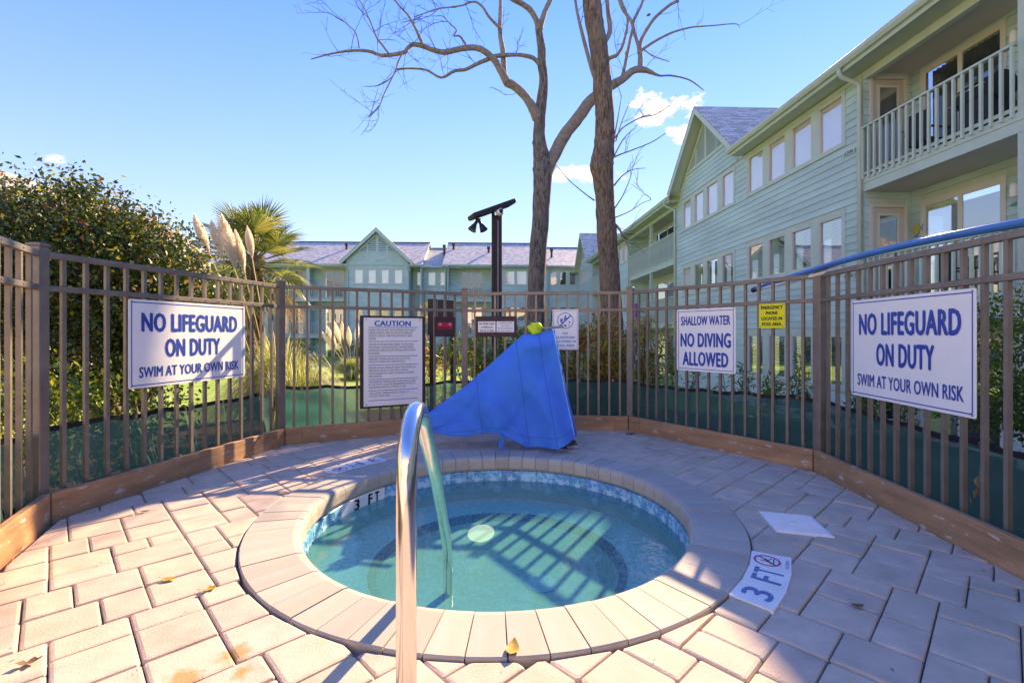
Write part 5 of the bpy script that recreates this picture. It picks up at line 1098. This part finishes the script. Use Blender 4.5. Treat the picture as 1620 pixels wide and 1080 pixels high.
# cane shrubs: stems with whorls of narrow leaves
def cane_shrub(x, y, h, n, label, mats, seed, spread=.3, size=.11, group=None):
    rg = np.random.default_rng(seed); rd = random.Random(seed); z0 = groundz(x, y); root = empty('cane_shrub', (x, y, z0), 0, label, 'shrub', group); g = G(); P_ = []
    for i in range(n):
        a = rd.uniform(0, 6.28); l = h*rd.uniform(.6, 1.05); b = Vector((math.cos(a)*.08*n**.3, math.sin(a)*.08*n**.3, 0)); tip = b+Vector((math.cos(a)*spread*rd.random(), math.sin(a)*spread*rd.random(), l)); mid = b.lerp(tip, .5)+Vector((rd.uniform(-.05,.05), rd.uniform(-.05,.05), 0))
        pts = smooth([b, mid, tip], 4); g.tube(pts, [.008*(1-.6*k/len(pts)) for k in range(len(pts))], n=4, caps=False)
        for k in range(int(len(pts)*.35), len(pts)):
            m_ = int(9 if k < len(pts)-2 else 26); P_.append(np.array(pts[k])+np.array((x, y, z0))+rg.normal(size=(m_, 3))*np.array((.055, .055, .045)))
    g.obj('canes', M['stem'], root, kind='stuff'); p = np.concatenate(P_); sel = rg.random(len(p)); cum = 0
    for mn, w in mats: m_ = (sel >= cum) & (sel < cum+w); cum += w; leaves('foliage', leaf_quads(p[m_], size, rg, .17, .5), mn, root)
    return root
NM = [('leaf_nandina', .45), ('leaf_gold', .35), ('leaf_rust', .2)]
cane_shrub(1.02, 6.6, 1.45, 40, 'yellow and red leaved shrub right of the glassware sign', NM, 21, .45, .12)
cane_shrub(1.55, 6.7, 1.62, 30, 'tall yellow shrub in front of the straight brown trunk', NM, 22, .4, .12)
cane_shrub(2.25, 6.9, 1.55, 12, 'sparse brownish shrub between the brown trunk and shallow water sign', [('leaf_hedge', .45), ('leaf_gold', .25), ('leaf_rust', .3)], 23, .4, .10)
cane_shrub(-.35, 7.3, 1.5, 24, 'thin green and yellow shrub behind the middle fence post', [('leaf_hedge', .5), ('leaf_gold', .5)], 24, .4, .11)
cane_shrub(.25, 7.0, 1.55, 26, 'yellow green shrub behind the small notice board', [('leaf_gold', .6), ('leaf_hedge', .4)], 25, .45, .11)
cane_shrub(-1.35, 8.2, 1.75, 11, 'yellow twiggy shrub peeking over the red plaque board', [('leaf_gold', .7), ('leaf_nandina', .3)], 26, .35, .10)
cane_shrub(-2.05, 9.0, 2.25, 9, 'pale yellow shrub rising above the caution sheet', [('leaf_gold', .8), ('leaf_nandina', .2)], 27, .5, .12)
for k, (x, y, h) in enumerate(((2.75,5.9,1.15),(3.15,5.4,1.15),(3.45,5.0,1.1),(3.6,4.55,1.1),(3.45,5.7,1.2),(3.95,4.9,1.1),(4.05,3.15,.9))):
    cane_shrub(x, y, h, 5, ('young green shrub below the shallow water sign', 'young green shrub between shallow water sign and yellow sign', 'tall young shrub under the yellow phone sign', 'young leafy shrub at the foot of the right corner post', 'young shrub against the clapboards behind the yellow sign', 'young shrub below the large right hand sign', 'tiny shrub beside the dense green hedge')[k], [('leaf_hedge', .8), ('leaf_gold', .2)], 40+k, .25, .10, 'young shrubs between the fence and the right building')
# ------------------------------------------------------------------ pampas grass
def arc_blades(cx, cy, z0, n, h, spread, w, seed, droop=1.0, seg=6, side=(0, 0)):
    rg = np.random.default_rng(seed); a = rg.uniform(0, 2*math.pi, n); L = h*rg.uniform(.55, 1.15, n); lean = spread*rg.uniform(.15, 1, n)
    dx = np.cos(a)*lean+side[0]; dy = np.sin(a)*lean+side[1]; bx0 = cx+np.cos(a)*.28*rg.random(n); by0 = cy+np.sin(a)*.28*rg.random(n); ww = w*rg.uniform(.6, 1.2, n); out = []; px_ = -np.sin(a); py_ = np.cos(a)
    prev = None
    for k in range(seg+1):
        t = k/seg; x = bx0+dx*t**1.5; y = by0+dy*t**1.5; z = z0+L*(t-droop*.62*t**2.6*(.5+lean/spread)); wd = ww*(1-t)**.5*.5+.0006
        l = np.stack([x-px_*wd, y-py_*wd, z], 1); r = np.stack([x+px_*wd, y+py_*wd, z], 1)
        if prev is not None: out.append(np.stack([prev[0], prev[1], r, l], 1))
        prev = (l, r)
    return np.concatenate(out).reshape(-1, 3)
def pampas(x, y, h, n, plumes, label, seed, straw=.25, w=.016, spread=1.1, group=None):
    z0 = groundz(x, y); root = empty('pampas_grass', (x, y, z0), 0, label, 'grass', group)
    leaves('blades', arc_blades(x, y, z0, int(n*(1-straw)), h, spread, w, seed), 'blade', root, kind='stuff'); leaves('dry_blades', arc_blades(x, y, z0, int(n*straw), h*1.05, spread*1.3, w*.8, seed+1), 'strawblade', root, kind='stuff')
    rg = np.random.default_rng(seed+3); rd = random.Random(seed)
    for (px, py, pz, ln) in plumes:
        top = Vector((px, py, pz)); base = Vector((x, y, z0)); d = (top-base).normalized(); g = G(); g.tube(smooth([Vector((0,0,0)), (top-base)*.5+Vector((0,0,.15)), top-base], 5), .009, n=5, caps=False); s_ = g.obj('stalk', M['strawblade'], root)
        k = 1500; t = rg.random(k); r = np.sin(np.pi*np.clip(t*.9+.08, 0, 1))*.105*ln/.75; an = rg.uniform(0, 6.28, k); dd = np.array(d)
        c = np.array(top)+np.outer(t*ln, dd)-dd*ln*.15; off = np.stack([np.cos(an)*r, np.sin(an)*r, np.zeros(k)], 1); p0 = c; p1 = c+off+dd*.13*(1+rg.random((k, 1))*.7)-np.array((0,0,.02)); sd = np.cross(p1-p0, rg.normal(size=(k, 3))); sd /= np.linalg.norm(sd, axis=1)[:, None]
        q = np.stack([p0-sd*.0012, p0+sd*.0012, p1+sd*.0035, p1-sd*.0035], 1).reshape(-1, 3); leaves('plume', q, 'plume', root)
    return root
pd = lambda px, py, D: tuple(P(px, py, D))
pampas(-4.05, 8.3, 2.75, 2600, [pd(330,398,8.3)+(.62,), pd(352,405,8.2)+(.55,), pd(372,420,8.0)+(.80,), pd(386,428,8.1)+(.60,), pd(399,408,8.6)+(.5,), pd(364,402,8.3)+(.6,)], 'tall pampas grass with cream plumes between the big shrub and the palm', 61, straw=.3)
pampas(-3.35, 7.4, 2.1, 1700, [], 'bright green arching grass clump behind the left corner post', 65, straw=.12, spread=.9)
pampas(-4.75, 10.2, 2.2, 700, [], 'straw coloured arching grass clump sweeping over the lawn edge', 71, straw=.65, spread=1.7)
pampas(-7.9, 23.5, 1.7, 1300, [pd(531,545,23.5)+(1.0,), pd(538,540,23.2)+(1.1,), pd(546,540,23.6)+(1.0,), pd(526,550,23.4)+(.9,), pd(553,546,23.3)+(.9,), pd(563,540,23.8)+(.9,)], 'distant grass clump with white plumes across the lawn', 75, straw=.1, w=.05, spread=1.6)
# ------------------------------------------------------------------ sabal palm
DPm = 12.5; c = P(404, 405, DPm); palm = empty('palm_tree', (c.x, DPm, groundz(c.x, DPm)), 0, 'fan leaved palm tree with yellowing fronds behind the pampas plumes', 'palm tree')
g = G(); hgt = c.z-palm.location.z; rr = [(.20+.02*(k % 2)) for k in range(24)]; g.tube([(0,0,hgt*k/23) for k in range(24)], rr, n=14, jit=.06); g.obj('trunk', M['bark2'], palm)
def frond(root, base, d, L, R_, droop, m, rd, nl=34):
    d = d.normalized(); side = d.cross(Vector((0,0,1))).normalized(); up = side.cross(d).normalized(); pts = [base+d*L*t-Vector((0,0,1))*droop*L*.35*t*t for t in (0, .33, .66, 1)]
    g = G(); g.tube(pts, [.022, .018, .015, .012], n=5, caps=False); hub = pts[-1]; d2 = (pts[-1]-pts[-2]).normalized(); up = side.cross(d2).normalized()
    for k in range(nl):
        an = R(-125+250*k/(nl-1)+rd.uniform(-2,2)); dirn = (d2*math.cos(an)+side*math.sin(an)+up*.16*abs(math.sin(an))).normalized(); l = R_*rd.uniform(.85, 1.05)*(1-.22*abs(an)/R(125)); wv = dirn.cross(up).normalized()*.026*R_; mid = hub+dirn*l*.55; tip = hub+dirn*l-Vector((0,0,1))*(.10+.22*droop)*l; fold = up*.012
        g.add([hub, mid+wv, mid+fold, mid-wv, tip], [(0,1,2),(0,2,3),(1,4,2),(2,4,3)])
    return g.obj('frond', M[m], root)
rd = random.Random(5); top = Vector((0,0,hgt))
for k in range(38):
    az = k*2.399963; el = 80-k*3.4; e = R(el); d = Vector((math.cos(az)*math.cos(e), math.sin(az)*math.cos(e), math.sin(e))); frond(palm, top+Vector((0,0,-.01*k)), d, rd.uniform(.7,1.0), rd.uniform(.80,1.0), .2+max(0, (20-el)/80), 'palm' if k < 33 else 'palmdry', rd)
# ------------------------------------------------------------------ small distant bushes by the far building
for k, (px, D, h, r) in enumerate(((560,36,1.3,1.3),(585,38,1.1,1.0),(640,38,1.2,1.2),(690,36,1.0,.9),(735,37,1.2,1.1),(800,37,1.1,1.2),(840,36,1.3,1.0),(905,36,1.3,1.1),(470,37,1.4,1.4),(420,34,1.5,1.4))):
    x = (px-CX)/F*D; shrub('foundation_bush', [(x, D, -1.1+h*.5, r, r*.8, h*.6)], 1500, .14, [('leaf_hedge', .5), ('leaf_dark', .3), ('leaf_gold', .2)], 'rounded bush at the far apartment block '+('left of the far gable', 'under the far gable windows', 'under the right side of the far gable', 'behind the dark sign board', 'below the far balcony', 'directly behind the black lamp post', 'left of the forked tree base', 'near the inner corner of the buildings', 'below the leftmost clear balcony', 'behind the palm')[k], base=(x, D), stems=2, seed=80+k, shell=.7, holes=.6)
# ================================================================== POOL LIFT UNDER ITS COVER
YL = 4.86
lift = empty('covered_pool_lift', (.2, YL, 0), 0, 'pool lift hidden under a draped bright blue cover at the far rim', 'pool lift')
def interp(x, tab):
    for (x0, v0), (x1, v1) in zip(tab, tab[1:]):
        if x <= x1: t_ = max(0, (x-x0)/(x1-x0)); return v0+(v1-v0)*t_
    return tab[-1][1]
def ppx(px): return (px-CX)/F*4.80
topz = [(ppx(672), .30), (ppx(690), .40), (ppx(732), .585), (ppx(780), .855), (ppx(814), 1.05), (ppx(828), 1.125), (ppx(850), 1.145), (ppx(876), 1.175)]
botz = [(ppx(672), .21), (ppx(683), .185), (ppx(744), .155), (ppx(778), .17), (ppx(795), .155), (ppx(812), .09), (ppx(833), .03), (ppx(860), .055), (ppx(886), .09), (ppx(903), .145)]
xl, NS, NV = ppx(672), 110, 30; vs_ = []
def cover_pt(s, v, sd):
    xr = ppx(875)*v+ppx(904)*(1-v); x = xl+s*(xr-xl)*1.0
    xt = xl+s*(ppx(876)-xl); zt = interp(xt, topz); zb = interp(x, botz); vv = v**1.0; z = zb+(zt-zb)*vv
    wt = .035+.05*s; wb = (.10+.24*s**.8); w = wt+(wb-wt)*(1-v)**.8
    fold = .055*math.sin(s*17+sd*1.2+2.0*v)*(1-v)**.7*(.3+s)+.026*math.sin(s*31+v*3+sd)*(1-v)*s+.016*math.sin(s*9-6*v)-.028*max(0, math.sin(s*13-v*7+1))**6*(1-v*.6)+.02*max(0, math.sin(s*21+v*9))**8*(1-v)+.022*math.sin((x*.9+z)*11)*(1-v)*v*4
    if v > .85 : w *= max(.35, 1-((v-.85)/.15)**2*.8)
    sag = -.05*math.exp(-((s-.80)/.09)**2)*math.exp(-((v-.80)/.12)**2)
    dent = -.075*math.exp(-((s-.86)/.10)**2)*math.exp(-((v-.76)/.10)**2)+.045*math.exp(-((s-.84)/.12)**2)*math.exp(-((v-.90)/.05)**2)
    return Vector((x-.2, sd*max(.015, w+fold+dent), z+(-.02*math.sin(s*8)*(1-v) if s < .9 else 0)))
cols = []
for i in range(NS+1):
    s = i/NS; ring = [cover_pt(s, k/NV, -1) for k in range(NV+1)]+[cover_pt(s, 1-k/NV, 1) for k in range(1, NV+1)]; cols.append(ring)
m_ = len(cols[0]); vs_ = sum(cols, []); fs = [(i*m_+k, (i+1)*m_+k, (i+1)*m_+k+1, i*m_+k+1) for i in range(NS) for k in range(m_-1)]
# gathered end panel with deep vertical folds
NE = 10; b0_ = len(vs_); endc = []
for k in range(NV+1):
    f_, r_ = cols[-1][k], cols[-1][m_-1-k]
    for j in range(1, NE):
        t_ = j/NE; p = f_.lerp(r_, t_); p = p+Vector((.030*math.sin(t_*math.pi*5)*(1-k/NV)**.6+.02*math.sin(t_*math.pi), 0, 0)); endc.append(p)
vs_ += endc
def eidx(k, j): return NS*m_+k if j == 0 else (NS*m_+m_-1-k if j == NE else b0_+k*(NE-1)+j-1)
fs += [(eidx(k, j), eidx(k, j+1), eidx(k+1, j+1), eidx(k+1, j)) for k in range(NV) for j in range(NE)]
endl = []
g = G(); g.add(vs_, fs); cover = g.obj('cover', M['cloth'], lift, smooth=True); seam_m = mat('dark_blue_seam', (.001, .15, .52), .6)
for i_ in (44, 78, 97):                                # sewn seams down both faces
    g = G(); g.tube([q_+Vector((0, -.002, 0)) for q_ in cols[i_][:NV+1]], .0032, n=5); g.obj('seam', seam_m, cover, smooth=True)
g = G(); g.tube([(c_[3]+c_[2])*.5+Vector((0, -.003, 0)) for c_ in cols], .0025, n=4); g.obj('hem_stitch', seam_m, cover)
g = G(); hem = [c_[0] for c_ in cols]; g.tube(hem, .006, n=5); g.obj('hem_cord', M['cloth'], cover)
g = G(); g.tube([c_+Vector((0,-.003,0)) for c_ in cols[-1][:NV+1]], .0045, n=5); g.obj('seam', mat('pale_blue_seam', (.25, .55, .75), .5), cover, smooth=True)
g = G(); st = [Vector((ppx(797)-.2, -.17, .22)), Vector((ppx(795)-.2, -.19, .12)), Vector((ppx(792)-.2, -.20, .02)), Vector((ppx(800)-.2, -.22, .008)), Vector((ppx(812)-.2, -.23, .012))]
for p, q in zip(st, st[1:]): g.add([p+Vector((-.022,0,0)), p+Vector((.022,0,0)), q+Vector((.022,0,.001)), q+Vector((-.022,0,.001))], [(0,1,2,3)])
g.obj('strap', M['cloth'], lift)
g = G(); g.box(.12, .42, -.12, .16, .003, .075); g.obj('base_plate', M['dark'], lift, bevel=.006)
g = G(); g.box(.34, .46, -.15, .12, .002, .03); g.obj('anchor_plate', M['steel'], lift, bevel=.003)
g = G(); g.tube([(.19,.02,.05), (.19,.02,1.1)], .035, n=12); g.obj('mast', M['dark'], lift)
g = G(); g.tube([(.10,-.03,1.19), (.32,-.05,1.205)], .013, n=10); g.obj('lever', M['conduit'], lift)
rdl = random.Random(8); bm = bmesh.new(); bmesh.ops.create_icosphere(bm, subdivisions=3, radius=.062)
for v_ in bm.verts: n_ = v_.co.normalized(); v_.co = Vector((v_.co.x*1.15, v_.co.y*.8, v_.co.z))*(1+.16*math.sin(n_.x*7+n_.z*5)+.12*math.sin(n_.z*11+n_.y*6)); v_.co += Vector((.03,-.03,1.185))
me = bpy.data.meshes.new('bag'); bm.to_mesh(me); bm.free(); bag = link('plastic_bag', me, M['lime'], None, smooth=True); bag.location = (.2, YL, 0); tag(bag, 'crumpled lime green plastic bag tied on top of the blue cover', 'bag')
# ================================================================== LAMP POST WITH FLOODLIGHTS AND CAMERA
DLp = 9.3; c = P(786, 600, DLp); zg = groundz(c.x, DLp); lp = empty('floodlight_post', (c.x, DLp, zg), 0, 'dark brown post with slanting crossarm, twin floodlights and white camera', 'lamp post')
def px2l(px, py, D=DLp): return P(px, py, D)-Vector(lp.location)
k = DLp/F
for px, w in ((780.3, 5.0), (791.8, 4.6)):
    a = px2l(px, 345); g = G(); g.box(a.x-w*k/2, a.x+w*k/2, -.05, .05, -.2, px2l(px, 337).z); g.obj('post', M['lampbrown'], lp, bevel=.006)
a = px2l(786, 345); g = G(); g.box(a.x-.05, a.x+.045, -.03, .03, -.2, a.z+.05); g.obj('infill_post', M['lampbrown'], lp)
a0_, a1_ = px2l(746, 348), px2l(811, 317); a0_.y -= .25; a1_.y -= -.10
dv = (a1_-a0_).normalized(); g = G(); sd = Vector((-dv.y, dv.x, 0)).normalized(); upv = sd.cross(dv).normalized(); upv = upv if upv.z > 0 else -upv
ps = []
for (t_, u_) in ((0, -.045), (0, .015), (.02, .035), (.97, .035), (1.0, .02), (1.0, -.03), (.95, -.06), (.04, -.06)): ps.append(a0_.lerp(a1_, t_)+upv*u_-sd*.17)
g.extr(ps, sd*.34); g.obj('crossarm', M['lampbrown'], lp, bevel=.01)
c1 = px2l(757.5, 350); c1.y -= .2; g = G(); g.tube([c1, c1-Vector((0,0,.07))], .05, n=12); g.tube([c1-Vector((.05,0,.06)), c1+Vector((.06,0,-.06))], .022, n=8); fx = g.obj('floodlight_mount', M['dark'], lp)
for tip, r in (((-.10,-.04,-.20), .085), ((.10,-.02,-.20), .08)):
    tv = Vector(tip); g = G(); g.tube([c1+tv*.25, c1+tv*.5, c1+tv*.7, c1+tv*1.15], [.028, .032, .05, r], n=16, caps=False); g.tube([c1+tv*1.1, c1+tv*1.12], [r*.9, r*.9], n=16); g.obj('floodlight', M['dark'], lp, smooth=False)
c2 = px2l(790.5, 338); c2.y -= .13
g = G(); g.lathe([(.001,.07),(.055,.065),(.075,.03),(.078,-.03),(.06,-.06),(.001,-.075)], c=c2, n=20); cm = g.obj('security_camera', M['white'], lp, smooth=True); g = G(); cc = c2+Vector((.03,-.055,.005)); g.lathe([(.001,.045),(.03,.035),(.042,0),(.03,-.035),(.001,-.045)], c=cc, n=16); g.obj('camera_dome', M['cameradome'], cm, smooth=True)
a = px2l(788.2, 350); g = G(); g.tube([(a.x, -.075, -.1), (a.x, -.075, a.z)], .014, n=8); g.obj('conduit', M['conduit'], lp)
# back of a board standing in the planting
c = P(699, 500, 7.4); zg = groundz(c.x, 7.4); root = empty('notice_board', (c.x, 7.4, zg), R(8), 'tall blank brown notice board behind the fence above the red plaque', 'notice board')
zt_, zb_ = P(699, 473, 7.4).z-zg, P(699, 530, 7.4).z-zg
for q in range(3): g = G(); g.box(-.215+q*.145, -.215+q*.145+.14, -.012, .012, zb_, zt_-.01*q); g.obj('plank', M['brownboard'], root)
for x in (-.16, .16): g = G(); g.box(x-.03, x+.03, .014, .07, -.2, zt_-.1); g.obj('post', M['lampbrown'], root)
# ================================================================== BLUE POLES ON THE FENCE
def pole(name, ctl, r, m, label, r_=None):
    base = Vector(ctl[0]); root = empty(name, base, 0, label, 'pole'); pts = smooth([Vector(c_)-base for c_ in ctl], 6); g = G(); g.tube(pts, r, n=16); g.obj('shaft', M[m], root, smooth=True)
    g = G(); d = (pts[-1]-pts[-2]).normalized(); g.tube([pts[-1]-d*.01, pts[-1]+d*.05], r*1.12, n=12); g.obj('end_cap', M['dark'], root); return root
pole('pool_pole', [P(1760,322,1.95), P(1640,348,2.22), P(1540,366,2.55), P(1440,386,3.0), P(1350,408,3.5), P(1290,426,3.95), P(1225,446,4.5), P(1196,457,4.8)], .0235, 'bluetube', 'long glossy blue pool pole lying along the top of the right fence')
pole('pool_pole', [P(1330,424,3.75), P(1285,436,4.02), P(1240,448,4.35), P(1205,456,4.7)], .014, 'white', 'thin white pole tucked below the blue pool pole')
# ================================================================== FALLEN LEAVES
def fallen(px, py, size, m, label, rz=0, curl=.3, z=.012, kind='oval', vert=False, D=None):
    D = D or F*(H-z)/(py-HY); p = P(px, py, D); p.z = z; n_ = 9; vs_ = []; pts = []
    for i in range(n_):
        t_ = i/(n_-1); wd = math.sin(math.pi*t_**.8)*.32 if kind == 'oval' else (.06+.34*abs(math.sin(t_*math.pi*2.5)))*math.sin(math.pi*t_)
        for sx in (-1, 0, 1): vs_.append(((t_-.5)*size, sx*wd*size*.8, curl*size*((t_-.5)**2*1.1+abs(sx)*wd*.35)-.002))
    g = G(); g.add(vs_, [(i*3+j, (i+1)*3+j, (i+1)*3+j+1, i*3+j+1) for i in range(n_-1) for j in range(2)]); g.tube([(-size*.5,0,curl*size*.4+.003), (-size*.68,.02*size,curl*size*.3+.004)], .0012, n=4)
    o = g.obj('fallen_leaf', M[m], None, smooth=True); o.location = p; o.rotation_euler = (R(85) if vert else 0, 0, rz); tag(o, label, 'leaf'); return o
fallen(811, 1024, .095, 'fallen', 'yellow oval leaf lying on the near coping stones', R(80), .45, .016)
fallen(332, 931, .075, 'fallen', 'ragged yellow leaf on the sunny pavers left of the hot tub', R(60), .6, .006, 'lobed'); fallen(268, 915, .07, 'fallen', 'thin folded yellow leaf left of the ragged leaf', R(10), .3, .006)
fallen(47, 1047, .075, 'brownleaf', 'curled dark red leaf in the near left corner of the deck', R(35), .7, .006, 'lobed'); fallen(1357, 957, .06, 'brownleaf', 'small brown leaf on the shaded pavers right of the 3 FT tiles', R(5), .4, .006)
fallen(448, 779, .055, 'fallen', 'tiny yellow leaf on the left coping stones', R(5), .3, .014); fallen(230, 808, .06, 'brownleaf', 'small tan leaf on pavers near the left timber edging', R(20), .4, .006)
fallen(998, 686, .14, 'brownleaf', 'brown leaf litter at the foot of the middle right fence post', R(10), .5, .004, 'lobed'); fallen(533, 832 if False else 772, .05, 'brownleaf', 'small brown leaf behind the left rim', 0, .3, .006) if False else None
fallen(1112, 723, .08, 'palebrown', 'pale leaf on pavers along the right timber edging', R(15), .4, .004); fallen(877, 703, .06, 'fallen', 'small ochre leaf beside the pool lift base', R(40), .4, .006)
a, b = Vector(CORN[5]), Vector(CORN[6]); d, n = out_n(a, b); q = a+(b-a)*.72+n*.105
o = fallen(1521, 800, .19, 'palebrown', 'large curled tan leaf caught between the right pickets and windscreen', R(90), .5, .012, 'lobed', True, 2.5); o.location = (q.x, q.y, .34); o.rotation_euler = (R(12), R(-80), R(-85))
for k, (px, py, nm) in enumerate(((1063,314,'small golden leaf drifting in front of the gable window'), (871,430,'golden leaf caught beside the forked trunk'), (990,84,'golden leaf still hanging high beside the brown trunk'), (1026,24,'dark leaf on the upper right twigs'))):
    if k < 1: continue
    D = 8.5; p = P(px, py, D); o = fallen(px, 900, .09, 'fallen' if k < 3 else 'brownleaf', nm, k, .5, 0, D=D); o.location = p; o.rotation_euler = (1.2, .4, k)

# crumbs of dry leaf and pine straw gathered along the boards and in the joints
rg = np.random.default_rng(77); pp = []
for i in range(1, 7):
    a, b = CORN[i-1], CORN[i]; n_ = 46; t_ = rg.random(n_); k_ = np.abs(rg.normal(size=n_))*.07+.012; A, B_ = np.array(a), np.array(b); d_, nn_ = out_n(a, b); q = A+np.outer(t_, B_-A)-np.outer(k_, np.array(nn_)); pp.append(np.column_stack([q, np.full(n_, .006)]))
n_ = 90; an = rg.uniform(0, 6.28, n_); rr_ = rg.uniform(1.6, 2.55, n_); pp.append(np.column_stack([C0.x+rr_*np.cos(an), C0.y+rr_*np.sin(an), np.full(n_, .006)]))
q = leaf_quads(np.concatenate(pp), .020, rg, .35, 0); q[:, 2] = .004+np.abs(q[:, 2]-.006)*.35; leaves('leaf_litter', q, 'strawblade' if False else 'brownleaf', None, kind='stuff', label='crumbs of dry brown leaf scattered along the timber edging and in paver joints')
# ================================================================== REST OF THE COURTYARD (left wing shows in window reflections; rear block and slab added for bounce light)
def plain_block(name, x0, x1, y0, y1, ze, label, face, m, cat='building', rise=3.2):
    root = empty(name, ((x0+x1)/2, (y0+y1)/2, -1.1), 0, label, cat); hx, hy = (x1-x0)/2, (y1-y0)/2; H_ = ze+1.1; g = G(); g.box(-hx, hx, -hy, hy, -.3, H_); g.obj('wall', m, root)
    g = G()
    if face == 'x': g.extr([(-hx-.5, -hy-.5, H_), (hx+.5, -hy-.5, H_), (0, -hy-.5, H_+rise)], (0, 2*hy+1, 0))
    else: g.extr([(-hx-.5, -hy-.5, H_), (-hx-.5, hy+.5, H_), (-hx-.5, 0, H_+rise)], (2*hx+1, 0, 0))
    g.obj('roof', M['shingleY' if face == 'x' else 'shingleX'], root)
    L_ = hy if face == 'x' else hx; n_ = int(L_*2/3.2); pane = None
    for i in range(n_):
        for lv in range(3 if ze > 5 else 1):
            a = -L_+(i+.5)*2*L_/n_; z = .95+lv*2.9; g = G()
            if face == 'x': g.box(hx+.001, hx+.05, a-.6, a+.6, z, z+1.3); o = g.obj('window', M['frame'], root); g = G(); g.box(hx+.051, hx+.055, a-.54, a+.54, z+.06, z+1.24)
            else: g.box(a-.6, a+.6, hy+.001, hy+.05, z, z+1.3); o = g.obj('window', M['frame'], root); g = G(); g.box(a-.54, a+.54, hy+.051, hy+.055, z+.06, z+1.24)
            g.obj('pane', M['cameradome'], o)
cream = mat('cream_stucco', (.74, .66, .55), .8, nscale=.8, namt=.08)
plain_block('apartment_wing', -34, -24, -12, 38, 7.2, 'apartment wing on the left side of the courtyard, seen only as reflections in windows', 'x', cream)
plain_block('bounce_block', -12, 12, -22, -13, 6.2, 'unseen cream block added behind the viewer to bounce fill light', 'y', cream, rise=2.6)  # unseen block, added to bounce sunlight back into the shade
g = G(); pl = [(-14,-1.62), (-.66,-1.62), (.90,-2.6), (6.8,-2.6), (6.8,-12.8), (-14,-12.8)]; g.add([(x, y, -.02) for x, y in pl]+[(x, y, -1.3) for x, y in pl], [(0,5,4,3,2,1)]+[(i, (i+1)%6, 6+(i+1)%6, 6+i) for i in range(6)]); g.obj('bounce_slab', mat('pale_concrete', (.62, .56, .48), .85, nscale=3, namt=.08), None, 'structure')  # unseen pale slab added behind the viewer to bounce light upward
